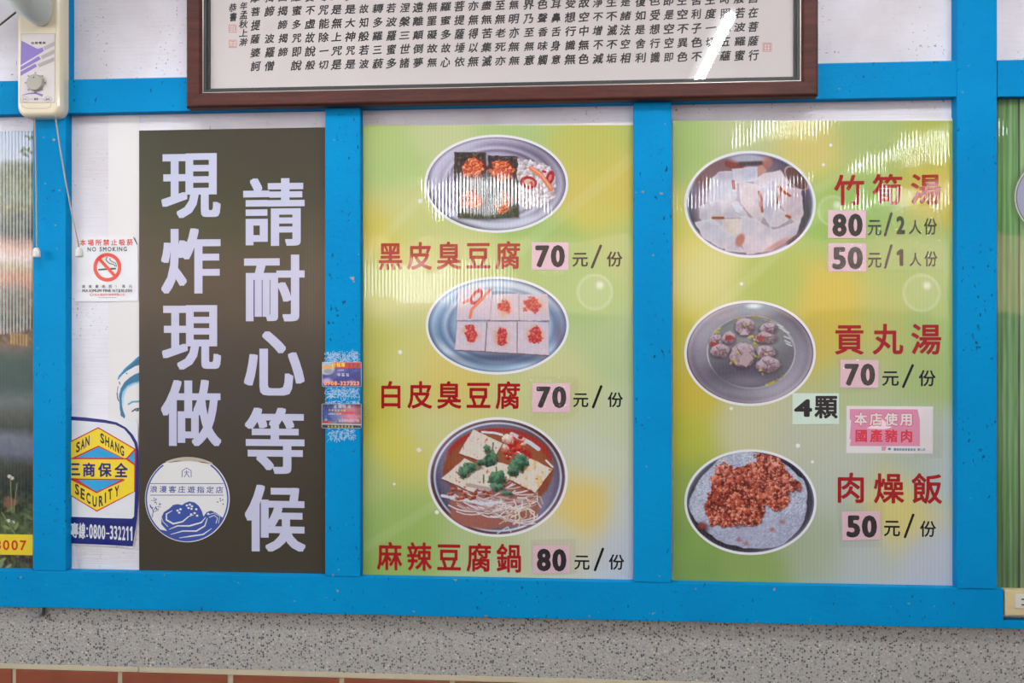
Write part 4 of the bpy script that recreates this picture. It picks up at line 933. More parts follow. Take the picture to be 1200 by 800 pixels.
# clear tape
def tape(label, pts, d=PB+0.0021):
    q = [W(x, y, d) for x, y in pts]
    o = MB().slab(lambda i: [(p[0], p[2]) for p in q], d-0.0001, d).build('clear_tape', M['tape']); prop(o, label, 'tape', 'strips of clear tape on the menu boards')
tape('clear tape film over both bamboo soup price lines', [(1014, 242), (1104, 242), (1104, 317.5), (965, 318.5), (965, 281), (1014, 281)])
tape('crinkled clear tape under the black tofu price sticker', [(628, 314), (662, 314), (660, 322), (632, 324)])
tape('clear tape square around the white tofu price sticker', [(619, 441), (677, 441), (678, 482), (668, 492), (622, 492)])
tape('clear tape square around the spicy tofu pot price sticker', [(622, 632), (675, 631), (676, 672), (624, 673)])
tape('wrinkled clear tape around the meatball soup price sticker', [(981, 418), (1032, 416), (1032, 459), (984, 461)])
tape('clear tape over the right end of the pork origin sticker', [(1082, 479), (1105, 480), (1104, 537), (1070, 536)])
tape('clear tape band around the minced pork rice price sticker', [(980, 590), (1036, 588), (1034, 641), (985, 641)])

# ================================================================== FRAMED CALLIGRAPHY
FD = 0.058; BK = 0.031
ox0, ox1, oz0, _ = wrect(217.5, 121, 959.5, 10, FD)
oz0 = W(600, 118.5, FD)[2]; oz1 = ZC+1.02
fw = (W(235, 60, FD)[0]-ox0)
t = thing('framed_calligraphy', 'large framed sheet of black brush calligraphy under glass at the top', 'picture', ((ox0+ox1)/2, 0, oz0))
def rail(pts, nm='frame_rail'):
    # pts: outer a, outer b, inner b, inner a (x,z); bevelled moulding profile
    prof = [(0.0, 0.0295), (0.0, FD-0.006), (0.08, FD-0.001), (0.16, FD), (0.86, FD-0.002), (1.0, FD-0.010), (1.0, 0.0295)]
    oa, ob, ib, ia = [Vector(p) for p in pts]; vs = []; fs = []
    for f, d in prof:
        for o_, i_ in ((oa, ia), (ob, ib)):
            p = o_.lerp(i_, f); vs.append((p.x, -d, p.y))
    n = len(prof)
    for k in range(n-1): fs.append((2*k, 2*k+1, 2*k+3, 2*k+2))
    fs.append((2*n-2, 2*n-1, 1, 0)); fs.append(tuple(2*k for k in range(n))); fs.append(tuple(2*k+1 for k in reversed(range(n))))
    MB().add(vs, fs).build(nm, M['wood'], t)
g = 0.00025
I = (ox0+fw, ox1-fw, oz0+fw, oz1-fw)
rail([(ox0+g, oz0), (ox1-g, oz0), (I[1]-g, I[2]), (I[0]+g, I[2])]); rail([(ox0+g, oz1), (ox1-g, oz1), (I[1]-g, I[3]), (I[0]+g, I[3])])
rail([(ox0, oz0+g), (ox0, oz1-g), (I[0], I[3]-g), (I[0], I[2]+g)]); rail([(ox1, oz0+g), (ox1, oz1-g), (I[1], I[3]-g), (I[1], I[2]+g)])
def border(nm, a, w_, y0, y1, mat):
    x0, x1, z0, z1 = a; m = MB()
    m.box(x0, x1, -y1, -y0, z0, z0+w_).box(x0, x1, -y1, -y0, z1-w_, z1).box(x0, x0+w_, -y1, -y0, z0+w_, z1-w_).box(x1-w_, x1, -y1, -y0, z0+w_, z1-w_); m.build(nm, mat, t); return (x0+w_, x1-w_, z0+w_, z1-w_)
I2 = border('silver_lip', I, 0.0016, BK, FD-0.011, M['lip'])
I3 = border('dark_liner', I2, 0.0070, BK, BK+0.0135, M['liner'])
I4 = border('inner_liner', I3, 0.0042, BK, BK+0.0075, M['liner'])
MB().box(I[0], I[1], -BK, -0.0295, I[2], I[3]).build('backing_paper', M['paper'], t)
MB().add([(I3[0], -BK-0.0115, I3[2]), (I3[1], -BK-0.0115, I3[2]), (I3[1], -BK-0.0115, I3[3]), (I3[0], -BK-0.0115, I3[3])], [(0, 1, 2, 3)]).build('glass', M['glass'], t)
CD = BK+0.0003
cols = [(299.4,'摩菩提薩婆訶'),(316,'揭諦　波羅僧'),(331.6,'曰揭諦揭諦　'),(347.6,'羅蜜多咒即說'),(363.6,'實不虛故說般'),(379.4,'等咒能除一切'),(394.6,'咒是無上咒是'),(410.6,'多是大神咒是'),(426.6,'提故知般若波'),(442.6,'得耨多羅三藐'),(458.4,'般若波羅蜜多'),(474.4,'竟涅槃三世諸'),(490,'怖遠離顛倒夢'),(506.4,'礙無罣礙故無'),(522.4,'波羅蜜多故心'),(538.6,'故菩提薩埵依'),(554.6,'智亦無得以無'),(570.4,'死盡無苦集滅'),(586.4,'乃至無老死亦'),(602.4,'無無明亦無無'),(620,'眼界乃至無意'),(636,'無色聲香味觸'),(651.6,'眼耳鼻舌身意'),(668.4,'色受想行識無'),(684.4,'是故空中無色'),(700.6,'不淨不增不減'),(717,'不生不滅不垢'),(733,'子是諸法空相'),(750.6,'亦復如是舍利'),(767.6,'是色受想行識'),(784,'色即是空空即'),(800,'不空空不異色'),(816.4,'厄舍利子色不'),(833,'皆空度一切苦'),(850,'時照見五蘊　'),(867,'深般若波羅蜜'),(883,'觀自在菩薩行')]
cols[34] = (850, '行時照見五蘊')
zbot = ZC+0.6595*(1-CD/2); pit = 0.0322; rj = random.Random(11)
mb = MB()
def brush(ch, xc, zc_, w_, h_):
    k = rj.uniform(0.9, 1.08); w_ *= k; h_ *= rj.uniform(0.88, 1.05); xc += rj.uniform(-.0008, .0008)
    put(mb, ch, (xc-w_/2, xc+w_/2, zc_-h_/2, zc_+h_/2), CD, 0.024, 'em', nb=6, shear=rj.uniform(0.08, 0.22), rot=rj.uniform(0.03, 0.10), anis=1.2)
for px, s_ in cols:
    for k, ch in enumerate(reversed(s_)):
        if ch == '　': continue
        zz = zbot+k*pit; xc = W(px, 60, CD)[0]
        brush(ch, xc, zz, 0.0235, 0.0235)
for px, s_, y0, st in ((285.5, '年孟秋上澣', 7, 10.6), (273, '恭書', 9, 11)):
    for k, ch in enumerate(s_):
        p = W(px, y0+k*st, CD); brush(ch, p[0], p[2], 0.019, 0.020)
mb.build('brush_lettering', M['ink'], t)
for (x, y, s_, chs) in ((272.5, 33.5, 8.6, '印'), (272.7, 51.4, 8.6, '正'), (899, 55.3, 10, '田')):
    q = [(x-s_/2, y-s_/2), (x+s_/2, y-s_/2), (x+s_/2, y+s_/2), (x-s_/2, y+s_/2)]
    mb = MB().stroke(q, 0.9, CD, closed=True); r_ = wrect(x-s_/2+1, y-s_/2+1, x+s_/2-1, y+s_/2-1, CD); put(mb, chs, r_, CD, 0.0); mb.build('seal', M['seal'], t)

# ================================================================== STICKERS ON THE WHITE WALL
# the printed portrait sheet behind the security poster
q = [(127, 140), (163.4, 140), (163.4, 489), (127, 489)]
cv = Canvas(126.8, 128, 163.6, 500, 1.0)
o = thing('portrait_sheet', 'white sheet with a blue printed face half hidden behind the dark sign', 'poster', W(145, 500, 0.001))
cv = Canvas(127.2, 412, 163.3, 492, 3.0, (216, 214, 214))
V = lambda x, y: (130+x/8.0, 400+y/8.0)
cv.poly([V(*p) for p in [(62, 355), (75, 320), (120, 262), (180, 210), (225, 165), (280, 130), (280, 215), (225, 232), (150, 275), (100, 320), (66, 362)]], (28, 128, 172), wob=1, seed=2)
cv.poly([V(*p) for p in [(110, 300), (180, 235), (240, 175), (280, 160), (280, 212), (225, 230), (150, 272)]], (60, 96, 122), soft=1)
cv.poly([V(*p) for p in [(280, 285), (225, 305), (170, 340), (120, 390), (90, 440), (75, 520), (80, 600), (90, 690), (125, 720), (132, 700), (108, 620), (100, 540), (110, 480), (150, 420), (200, 395), (280, 370)]], (46, 112, 148), wob=1.2, seed=5)
cv.poly([V(*p) for p in [(110, 470), (150, 415), (200, 390), (280, 368), (280, 385), (200, 410), (150, 440), (120, 520), (112, 600), (104, 560)]], (120, 186, 214), soft=1.2, op=0.8)
cv.line([V(58, 480), V(62, 530), V(72, 555)], 1.0, (40, 60, 90)); cv.line([V(78, 380), V(84, 400)], 1.0, (40, 60, 90)); cv.line([V(66, 420), V(60, 470)], 0.7, (70, 90, 110)); cv.ellipse(*V(148, 300), 0.8, 0.8, (50, 60, 80))
cv.line([V(165, 588), V(200, 566), V(280, 560)], 1.6, (70, 150, 186), soft=0.8); cv.line([V(200, 655), V(232, 632), V(275, 626)], 1.5, (30, 70, 100)); cv.ellipse(*V(245, 644), 2.2, 1.3, (24, 56, 84)); cv.ellipse(*V(240, 640), 0.5, 0.5, (230, 240, 240))
slabpx([(127, 131), (163.4, 130), (163.4, 500), (127, 500)], 0.0002, 0.0010).build('sheet', M['sheet_white'], o)
cv.build('face_print', M['photo'], o, 0.0013, gain=1.0, sat=1.0)
# security poster
SD = 0.0035
pts = [(84, 488), (104, 489), (124, 491), (150, 491), (159, 491.5), (161.5, 500), (161.8, 560), (160.5, 610), (156, 642), (140, 640), (110, 638.5), (84, 637)]
o = thing('security_poster', 'white and navy alarm company sticker with yellow hexagon, bottom left beside the blue post', 'sticker', W(122, 642, SD))
slabpx(pts, 0.0015, SD).build('film', M['st_white'], o)
e1 = SD+0.0002
K = lambda x, y: (78+x/8.889, 480+y/8.889)      # upper crop frame
H = lambda x, y: (78+x/8.889, 560+y/8.889)      # lower crop frame
b = MB(); cn = [K(48, 68), K(200, 80), K(400, 104), K(520, 130), K(620, 185), K(690, 260), K(735, 340), K(752, 430)]
inn = [K(722, 430), K(705, 350), K(660, 270), K(600, 200), K(510, 156), K(390, 135), K(200, 118), K(48, 108)]
b.poly(cn+[K(752, 700), H(752, 150), H(735, 420), H(690, 712), H(400, 695), H(48, 680), H(48, 402), H(400, 415), H(680, 422), H(702, 400), H(712, 150)]+inn, e1); b.build('navy_border', M['st_navy'], o)
b = MB(); b.poly([K(48, 322), K(330, 180), K(722, 408), H(716, 140), H(315, 350), H(48, 188)], e1); b.build('red_outline', M['st_crimson'], o)
b = MB(); b.poly([K(48, 336), K(330, 194), K(705, 412), K(625, 500), K(600, 505), K(332, 372), K(60, 500), K(48, 500)], e1+2e-4)
b.poly([K(48, 514), K(620, 518), K(706, 578), H(704, 136), H(315, 336), H(48, 176), H(48, 20), H(315, 158), H(600, 18), K(600, 722), K(48, 714)], e1+2e-4); b.build('yellow_hexagon', M['st_yellow'], o)
b = MB(); b.poly([K(100, 498), K(332, 388), K(575, 500)], e1+2e-4); b.poly([K(640, 505), K(708, 428), K(708, 560)], e1+2e-4); b.poly([H(100, 18), H(315, 142), H(560, 22)], e1+2e-4); b.build('cyan_facets', M['st_cyan'], o)
b = MB(); b.stroke([H(48, 8), H(100, 10)], 1.2, e1+3e-4); b.stroke([K(48, 716), K(100, 722), H(315, 150), H(605, 18), K(580, 724), K(100, 722)], 1.1, e1+3e-4); b.build('red_facet_edges', M['st_crimson'], o)
def slant(mb, txt, x0, y0, x1, y1, h, sl, Z, bold=0.03, d=e1+4e-4):
    n = len(txt)
    for i, ch in enumerate(txt):
        f = i/(n-1); x = x0+(x1-x0)*f; y = y0+(y1-y0)*f; a = Z(x-21, y-h/2); c = Z(x+21, y+h/2)
        if ch == 'I': a = Z(x-6, y-h/2); c = Z(x+6, y+h/2)
        put(mb, ch, wrect(*a, *c, d), d, bold, 'ink', rot=sl, nb=8)
mb = MB(); slant(mb, 'SAN', 120, 388, 218, 328, 108, 0.45, K); mb.build('word_print', M['st_black'], o); mb = MB(); slant(mb, 'SHANG', 372, 298, 578, 425, 105, -0.5, K)
mb.build('word_print', M['st_black'], o); mb = MB()
for ch, x, y, sl in (('S', 110, 118, -0.6), ('E', 168, 165, -0.6), ('C', 228, 208, -0.6), ('U', 292, 244, -0.4), ('R', 358, 238, 0.3), ('I', 405, 205, 0.4), ('T', 455, 168, 0.4), ('Y', 525, 138, 0.45)):
    hw = 6 if ch == 'I' else 22; a = H(x-hw, y-56); c = H(x+hw, y+56); put(mb, ch, wrect(*a, *c, e1+4e-4), e1+4e-4, 0.03, 'ink', rot=sl*0.9, nb=8)
mb.build('word_print', M['st_black'], o)
mb = MB()
for ch, bx in (('三', (22, 556, 142, 682)), ('商', (168, 550, 298, 698)), ('保', (328, 552, 470, 700)), ('全', (498, 552, 638, 702))):
    d = e1+4e-4; v_ = wrect(*K(bx[0], bx[1]), *K(bx[2], bx[3]), d)
    put(mb, ch, v_, d, 0.03, 'ink')
xcut = W(83.9, 560, e1)[0]; mb.v = [(max(x, xcut), y, z) for x, y, z in mb.v]
mb.build('company_name', M['st_navy'], o)
mb = MB(); d = e1+4e-4
put(mb, '專', wrect(*H(44, 462), *H(126, 622), d), d, 0.03, 'ink'); put(mb, '線', wrect(*H(128, 465), *H(196, 632), d), d, 0.03, 'ink')
for y in (525, 600): mb.poly([H(206, y-12), H(222, y-12), H(222, y+12), H(206, y+12)], d)
for i, ch in enumerate('0800'): a = H(236+i*43, 478+i*4); c = H(236+i*43+38, 630+i*3); put(mb, ch, wrect(*a, *c, d), d, 0.035, 'ink', nb=8, anis=0.6)
mb.poly([H(412, 568), H(446, 570), H(446, 584), H(412, 582)], d)
for i, ch in enumerate('332211'): a = H(452+i*42-(i == 5)*4, 494+i*2); c = H(452+i*42+34-(i >= 4)*10, 638+i*3); put(mb, ch, wrect(*a, *c, d), d, 0.035, 'ink', nb=8, anis=0.6)
mb.build('phone_number', M['st_white'], o)
# no smoking sign
ND = 0.003
o = thing('no_smoking_sign', 'small white no smoking sign with red ring on the white wall', 'sign', W(124, 353, ND))
B = lambda x, y: (78+x/8.889, 270+y/8.889)
slabpx([B(*p) for p in [(75, 95), (90, 72), (690, 60), (712, 80), (742, 150), (745, 735), (90, 740), (78, 500)]], 0.0003, ND-0.0004).build('film', M['st_white'], o)
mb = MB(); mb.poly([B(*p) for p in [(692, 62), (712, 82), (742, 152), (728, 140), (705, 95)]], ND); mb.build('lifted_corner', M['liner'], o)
e1 = ND+0.0001
mb = MB(); line_cjk(mb, '本場所禁止吸菸', *B(138, 92), *B(692, 158), 7.2, e1, 0.02); line_cjk(mb, '衛生署國民健康局關心您', *B(290, 656), *B(608, 680), 2.9, e1, 0.0); mb.stroke([B(*p) for p in ell(262, 668, 18, 12, 14)], 0.5, e1, closed=True)
mb.stroke([B(*p) for p in ell(425, 383, 128, 131, 48)], 4.2, e1, closed=True); mb.stroke([B(330, 285), B(510, 480)], 3.6, e1+2e-4); mb.build('red_print', M['st_red'], o)
mb = MB(); line_lat(mb, 'NO SMOKING', *B(218, 170), *B(628, 218), e1, bold=0.03, gap=0.22); mb.build('black_lettering', M['st_green'], o); mb = MB(); line_cjk(mb, '違者最高罰1萬元', *B(160, 566), *B(682, 598), 3.9, e1, 0.01)
line_lat(mb, 'MAXIMUM FINE NT$10,000', *B(165, 610), *B(682, 642), e1, bold=0.025, gap=0.1); mb.build('black_lettering', M['st_green'], o); mb = MB()
mb.poly([B(*p) for p in [(330, 400), (480, 388), (515, 388), (515, 405), (480, 408), (330, 416)]], e1)
mb.stroke([B(*p) for p in [(425, 275), (410, 300), (425, 325), (455, 345), (490, 352), (510, 375)]], 1.0, e1); mb.stroke([B(*p) for p in [(455, 285), (450, 305), (475, 325), (512, 340), (520, 378)]], 0.9, e1); mb.stroke([B(330, 698), B(520, 698)], 0.35, e1)
mb.build('cigarette_print', M['st_green'], o)

# ================================================================== CARDS ON THE BLUE POST
CDP = D_B+0.0022
def card(label, box, paint, base):
    x0, y0, x1, y1 = box; d = CDP+0.0012
    t = thing('business_card', label, 'card', W((x0+x1)/2, y1, d), 'business cards glued to the blue post')
    slabpx([(x0+.6, y0), (x1-.6, y0), (x1, y0+.6), (x1, y1-.6), (x1-.6, y1), (x0+.8, y1), (x0, y1-.8), (x0, y0+.6)], CDP, d).build('card', M['stk_paper'], t)
    cv = Canvas(x0+.4, y0+.3, x1-.4, y1-.3, 3.0, base); paint(cv, x0, y0, x1, y1); cv.build('card_print', M['card'], t, d+0.0001); return t, d+0.0003
def pa(cv, x0, y0, x1, y1):
    cv.I[:] = (60, 66, 142); cv.mix(sm(0.5, 0.7, fbm(cv.X, cv.Y, 8, 2))*0.6, (104, 112, 180)); cv.mix(sm(383, 390, cv.X)*(cv.Y < 431)*1.0*(cv.X > 388), (214, 60, 62))
    cv.ellipse(383, 432, 9, 7, (206, 208, 214), soft=1.5); cv.ellipse(383, 430, 8, 3, (232, 170, 96), soft=1); cv.ellipse(385, 435, 6, 3, (150, 156, 166), soft=1); cv.ellipse(384, 424.5, 7, 3, (150, 190, 224), soft=1.5); cv.ellipse(383, 446, 6, 3, (180, 172, 214), soft=2); cv.ellipse(396, 436, 4, 5, (150, 140, 180), soft=3, op=0.5)
    cv.ellipse(412, 448, 4, 3, (190, 180, 200), soft=3, op=0.5)
t, d = card('blue taxi business card with red strip, the upper of two on the blue post', (377.5, 424, 423.5, 453), pa, (60, 66, 142))
mb = MB(); line_cjk(mb, '計程車', 389, 424.8, 404.5, 430, 4.8, d, 0.02); mb.build('yellow_lettering', M['card_yellow'], t)
mb = MB(); line_lat(mb, '373', 408, 425.6, 420, 430.4, d, bold=0.03, gap=0.35); mb.build('green_lettering', M['card_green'], t)
mb = MB(); line_lat(mb, '0908-327323', 379.5, 446.4, 421, 451.5, d, bold=0.05, gap=0.08); mb.build('phone_number', M['card_orange'], t)
mb = MB(); line_cjk(mb, '中區站', 395.5, 437, 409, 441, 3.4, d, 0.01); line_cjk(mb, '叫車服務', 396, 432.6, 403, 434.6, 1.6, d, 0); mb.build('white_lettering', M['card_white'], t)
def pb(cv, x0, y0, x1, y1):
    cv.I[:] = (54, 48, 60); f = sm(470, 480, cv.Y)*(1-sm(494, 498, cv.Y)); g_ = (cv.X-x0)/(x1-x0)
    col = np.stack([np.interp(g_, [0, .2, .45, .6, .8, 1], [30, 70, 110, 200, 220, 140]), np.interp(g_, [0, .2, .45, .6, .8, 1], [70, 90, 130, 110, 130, 70]), np.interp(g_, [0, .2, .45, .6, .8, 1], [150, 170, 180, 140, 150, 80])], -1)
    a = f[..., None]*0.9; cv.I = cv.I*(1-a)+col*a; cv.mix((1-sm(0, 9, abs(cv.X-400)+abs(cv.Y-475)*2))*0.9, (196, 160, 206)); cv.grain(70, 3, 6)
    cv.line([(x0, 496.5), (x1, 497.5)], 1.4, (196, 200, 206)); cv.poly([(393, 482.5), (415, 482.5), (415, 485), (393, 485)], (216, 70, 60)); cv.ellipse(410, 488, 11, 3, (230, 140, 170), soft=3, op=0.7); cv.ellipse(382, 494, 4, 1.8, (206, 50, 50)); cv.ellipse(382, 491.6, 1.6, 1.2, (90, 200, 170)); cv.line([(385, 494.5), (394, 495)], 1, (216, 120, 60))
t, d = card('dark towing business card with a red truck, the lower of two on the blue post', (377, 473, 423.5, 501.5), pb, (54, 48, 60))
mb = MB(); line_cjk(mb, '道路救援', 391, 474.4, 411, 478.2, 3.6, d, 0.0); line_cjk(mb, '全省服務二十四小時', 385, 483.5, 400, 486, 1.6, d, 0); line_cjk(mb, '全省服務拖吊汽車', 397, 491, 421, 494.4, 2.8, d, 0); mb.build('white_lettering', M['card_white'], t)
mb = MB(); line_cjk(mb, '汽車修護保養', 385, 479.4, 405, 482, 2.3, d, 0); line_cjk(mb, '服務專線服務專線', 384, 498.4, 414, 500.8, 2.3, d, 0); mb.build('yellow_lettering', M['card_yellow'], t)
# torn paper left on the post
rr = random.Random(5)
def residue(label, x0, y0, x1, y1, n):
    m = MB(); d = CDP+0.0001
    for k in range(n):
        x = rr.uniform(x0, x1); y = rr.uniform(y0, y1); L_ = rr.uniform(0.9, 3.2); a = rr.uniform(0, PI); p = [(x, y)]
        for i in range(3): a += rr.uniform(-1, 1); p.append((min(max(p[-1][0]+L_*math.cos(a)*.6, x0-1), x1+1), p[-1][1]+L_*math.sin(a)*.6))
        m.stroke(p, [0.2, rr.uniform(.4, .9), rr.uniform(.4, .9), 0.2], d+k*2e-7)
    prop(m.build('paper_residue', M['residue']), label, 'paper scraps', kind='stuff')
residue('torn white paper remains above the upper business card', 381.5, 411.5, 420.5, 423.5, 210)
residue('torn white paper remains between the two business cards', 381.5, 454, 420.5, 465.5, 170)
residue('thin torn paper line just above the lower business card', 381.5, 469, 420.5, 472.5, 40)
residue('torn white paper remains below the lower business card', 384.5, 503, 416, 514.5, 120)
q = [W(x, y, PB+0.003) for x, y in [(424, 470), (431, 471), (434, 486), (438, 493), (424, 492)]]
prop(MB().slab(lambda i: [(p[0], p[2]) for p in q], PB+0.0028, PB+0.003).build('clear_tape', M['tape']), 'crumpled clear tape scrap at the left edge of the tofu menu', 'tape')

# ================================================================== WALL FAN
F0 = 0.012
fx0, fx1, fz0, _ = wrect(20.5, 137, 78, 10, 0.03)
fx0 = W(19.5, 100, 0.056)[0]; fx1 = W(79.5, 100, 0.030)[0]; fz0 = W(45, 138.5, 0.045)[2]; fz1 = ZC+0.95
fan = thing('wall_fan', 'cream wall fan control box with grey dial and two pull cords, top left corner', 'fan', ((fx0+fx1)/2, -0.03, fz0))
MB().slab(rrect(fx0, fx1, fz0, fz1, 0.026, 10), 0.0265, 0.060, [(0, 0.030), (0, 0.046), (0.0015, 0.052), (0.004, 0.0565), (0.008, 0.0595), (0.012, 0.0605)]).build('housing', M['cream'], fan, smooth=False)
FP = 0.0607
def fp(x, y): return W(x, y, FP)
lab = [(25, 40), (64.5, 39.5), (64, 119), (24, 119)]
slabpx([(24.6, 39.6), (64.6, 39.2), (64.3, 120.5), (23.4, 120.5)], FP-0.0003, FP+0.0002).build('panel_rim', M['greyprint'], fan)
slabpx([(25, 40), (64.2, 39.6), (63.9, 120), (23.8, 120)], FP, FP+0.0005).build('control_panel', M['panel_lilac'], fan)
pd = FP+0.0007
for q_ in ([(25, 47.5), (44, 57.2), (49.7, 55.6), (51.5, 59.8), (24, 76.5)], [(24, 78.5), (45.5, 65.8), (47.8, 69.4), (24, 82.5)], [(24, 84), (41.5, 74.6), (43.4, 78), (24, 89)]): MB().poly(q_, pd).build('purple_print', M['purple'], fan)
MB().stroke([(25, 112), (33, 109.6), (42, 109), (50, 112)], [0.4, 1.4, 2.0, 3.0], pd).build('purple_print', M['purple'], fan)
b = MB()
for (x0, y0, x1, y1) in ((50.5, 56.5, 63.8, 50), (48, 67, 63.8, 59), (44, 76.5, 63.6, 68)):
    for k in range(7):
        f = k/7; b.stroke([(x0+k*.3, y0+f*4-1.2), (x1, y1+f*5-1)], 0.35, pd)
for k in range(8):
    a = PI/2+k*PI/4; x, y = 41.5+11.5*math.cos(a), 97+11.5*math.sin(a); b.poly([(x-1, y-1), (x+1, y-1), (x+1, y+1), (x-1, y+1)], pd)
for x in (29, 56): b.stroke(ell(x, 116.2, 4.4, 3.2, 20), 0.45, pd, closed=True)
b.stroke([(33.8, 116.2), (38.5, 116)], 0.5, pd); b.stroke([(46, 116), (51, 116)], 0.5, pd)
b.build('scale_print', M['greyprint'], fan)
mb = MB(); line_cjk(mb, '吸壁電扇', 36.5, 48.8, 53.5, 51.8, 3.6, pd, 0.02); line_cjk(mb, '調速', 39.8, 114.6, 44.8, 117.4, 2.3, pd, 0.02); line_cjk(mb, '定時', 26.6, 115, 31.4, 117.6, 2.1, pd, 0.0); line_cjk(mb, '開關', 53.6, 115, 58.4, 117.6, 2.1, pd, 0.0); mb.build('lettering', M['st_black'], fan)
kc = W(41.5, 97, FP+0.004)
kn = MB().lathe((kc[0], 0, kc[2]), [(0.0200, -FP), (0.0196, -FP-0.006), (0.0188, -FP-0.0085), (0.0170, -FP-0.0095)], 'y', 36).build('knob', M['knob'], fan)
MB().poly(ell(39.5, 90.5, 0.8, 0.8, 10), FP+0.0099).build('pointer_mark', M['slot'], kn)
MB().stroke([(25, 122), (26, 124.5), (31, 127), (54, 127), (59, 125), (60, 121)], 0.5, FP+0.0002).build('cover_seam', M['greyprint'], fan)
# neck carrying the fan head (outside the frame)
pn = [W(45.5, 30, 0.061), W(45.5, 27, 0.063), W(45, 22, 0.068), W(43.5, 15, 0.080), W(40, 7, 0.095), W(32, -10, 0.125), W(22, -32, 0.16), W(12, -56, 0.19)]
arm = MB().tube(pn, [0.008, 0.0175, 0.0255, 0.0330, 0.0410, 0.0490, 0.055, 0.057], 28).build('neck', M['greyplast'], fan, smooth=True)
# head with cage, above the frame
hc = Vector(W(-6, -120, 0.30)); hc.z -= 0.045
hm = MB().lathe((0, 0, 0), [(0.02, 0.09), (0.055, 0.08), (0.062, 0.0), (0.055, -0.05), (0.02, -0.06)], 'y', 24)
cage = MB(); cc = Vector((hc.x-0.05, hc.y-0.06, hc.z)); RR = 0.20
for k in range(40):
    a = 2*PI*k/40; p = [];
    for f in (0.2, 0.5, 0.8, 1.0, 1.0, 0.8, 0.5, 0.25):
        i_ = len(p); dy = (-0.05, -0.048, -0.035, -0.008, 0.008, 0.035, 0.048, 0.05)[i_]; p.append(cc+Vector((RR*f*math.cos(a), dy, RR*f*math.sin(a))))
    cage.tube(p, 0.0011, 5)
cage.tube([cc+Vector((RR*math.cos(2*PI*i/48), 0, RR*math.sin(2*PI*i/48))) for i in range(49)], 0.003, 6)
cage.build('guard', M['wire'], fan)
hm.v = [(v[0]+hc.x, v[1]+hc.y+0.05, v[2]+hc.z) for v in hm.v]; hm.build('motor', M['greyplast'], fan, smooth=True)
for k in range(3):
    a0 = k*2*PI/3; bl = MB(); vs = []; fs = []
    for i in range(9):
        f = i/8; r_ = 0.04+0.14*f; w_ = 0.5*math.sin(PI*(0.15+0.8*f))+0.15
        for s_ in (-1, 1):
            a = a0+s_*w_; vs.append((cc.x+r_*math.cos(a), cc.y+0.012*s_, cc.z+r_*math.sin(a)))
        if i: fs.append((2*i-2, 2*i-1, 2*i+1, 2*i))
    bl.add(vs, fs).build('blade', M['greyplast'], fan)
MB().tube([W(-10, 37, 0.06), W(18.5, 14.5, 0.066)], 0.0022, 8).build('stay_wire', M['wire'], fan)
# pull cords
def cord(p0, p1, p2, bx, by, lb):
    pts = [Vector(p0), Vector(p1), Vector(p2)]; c = []
    for i in range(15):
        f = i/14; c.append(((1-f)**2*pts[0]+2*f*(1-f)*pts[1]+f*f*pts[2])[:])
    o = MB().tube(c, 0.0016, 6).build('pull_cord', M['cord'], fan, smooth=True)
    e = pts[2]; MB().lathe((e.x, e.y, e.z), [(0.0030, 0.003), (0.0065, 0.0), (0.0085, -0.005), (0.0088, -0.0185), (0.0070, -0.0205)], 'z', 20).build('bead', M['beadw'], o, smooth=False)
cord(W(40.5, 134, 0.045), W(43, 230, 0.045), W(43, 291.5, 0.045), 0, 0, '')
cord(W(65, 137, 0.048), W(74, 205, 0.045), W(93, 291, 0.040), 0, 0, '')

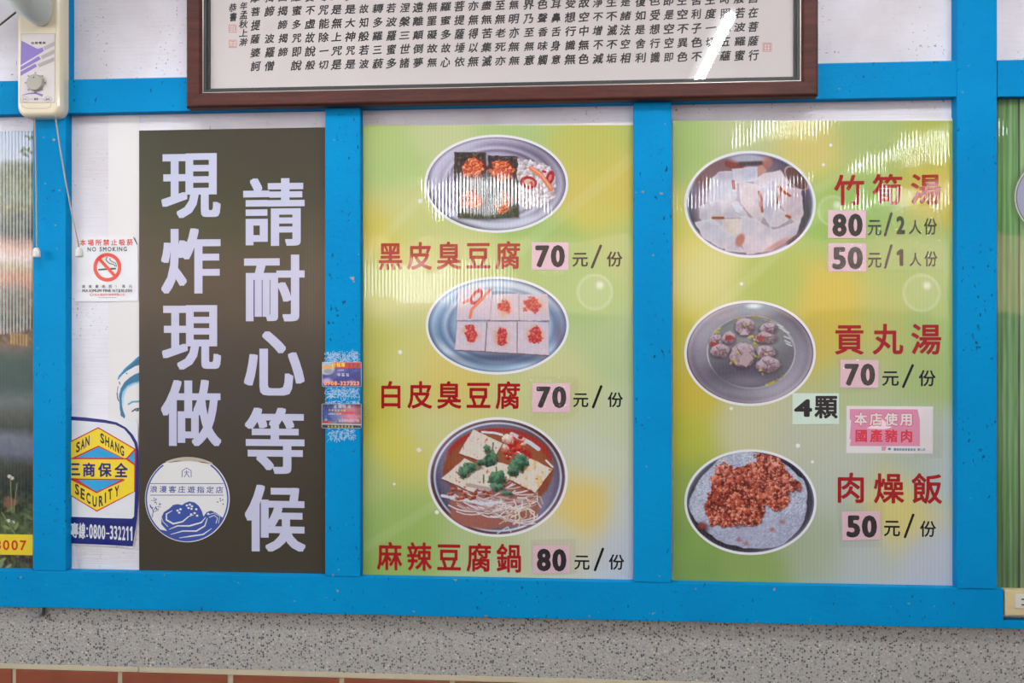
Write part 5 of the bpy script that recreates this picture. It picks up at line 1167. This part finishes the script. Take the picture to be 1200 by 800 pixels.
# ================================================================== RIGHT EDGE
t, r = sheet('bamboo_sheet', 'green bamboo picture panel right of the rightmost blue post', 'poster', 1169, 113.5, 1260, 690, M['sheet_white'])
cv = Canvas(1168.5, 113.5, 1260, 690, 1.2)
cs = [(1168, (52, 88, 44)), (1171, (98, 142, 78)), (1174, (74, 122, 66)), (1177, (126, 166, 104)), (1180, (84, 134, 74)), (1184, (132, 172, 112)), (1187, (92, 142, 84)), (1190, (116, 158, 98)), (1193, (96, 140, 84)), (1194.2, (26, 34, 26)), (1196, (150, 180, 128)), (1200, (132, 166, 112)), (1206, (90, 136, 78)), (1216, (130, 170, 110)), (1224, (40, 60, 36)), (1232, (120, 160, 100)), (1260, (90, 130, 80))]
xs = [a for a, _ in cs]; Xw = cv.X+1.2*(fbm(cv.X, cv.Y*0.05, 8, 3)-0.5)
for k in range(3): cv.I[..., k] = np.interp(Xw, xs, [c[k] for _, c in cs])
cv.I += (50*(fbm(cv.X*4, cv.Y*0.12, 6, 5)-0.5))[..., None]; cv.I *= (1-0.22*sm(520, 690, cv.Y)*(0.4+fbm(cv.X*3, cv.Y*.2, 8, 8)))[..., None]
cv.ellipse(1246, 232, 60, 52, (72, 96, 62), soft=6, op=0.7); cv.ellipse(1246, 231, 57, 49, (212, 214, 216)); cv.ellipse(1246, 231, 55.4, 47.4, (70, 62, 74)); cv.ellipse(1246, 231, 54.4, 46.4, (164, 160, 196))
cv.build('print', M['print'], t, PB+0.0004)
t = thing('outlet_box', 'cream electrical outlet box in the notch of the bottom rail, right edge', 'outlet', W(1200, 722, 0.02))
r = wrect(1178.5, 692.5, 1262, 722, 0.028)
MB().box(r[0], r[1], -0.026, -0.0005, r[2], r[3], 0.002).build('box', M['plate_cream'], t)
r = wrect(1190.5, 697, 1250, 713, 0.03)
pl = MB().box(r[0], r[1], -0.0290, -0.0255, r[2], r[3], 0.0008).build('socket_plate', M['plate_white'], t)
m = MB()
for y in (702, 708.5): m.poly([(1197, y-.8), (1204, y-.8), (1204, y+.8), (1197, y+.8)], 0.0292)
m.build('slot', M['slot'], pl)
# steel loop under the bottom rail
t = MB(); c = W(41, 711, 0.014)
def hp(x, y, d): return W(x, y, d)
t.tube([hp(34, 705, 0.020), hp(34.2, 717, 0.022), hp(36.5, 721.8, 0.023), hp(41, 723.2, 0.024), hp(46, 721.8, 0.024), hp(48.5, 717, 0.023), hp(49, 705, 0.020)], 0.0021, 8)
t.box(W(47, 715, .01)[0], W(51.5, 715, .01)[0], -0.018, -0.004, W(48, 721, .01)[2], W(48, 709, .01)[2], 0.001)
prop(t.build('steel_loop', M['steel'], smooth=False), 'small grey steel hook loop under the bottom blue rail at left', 'hook')
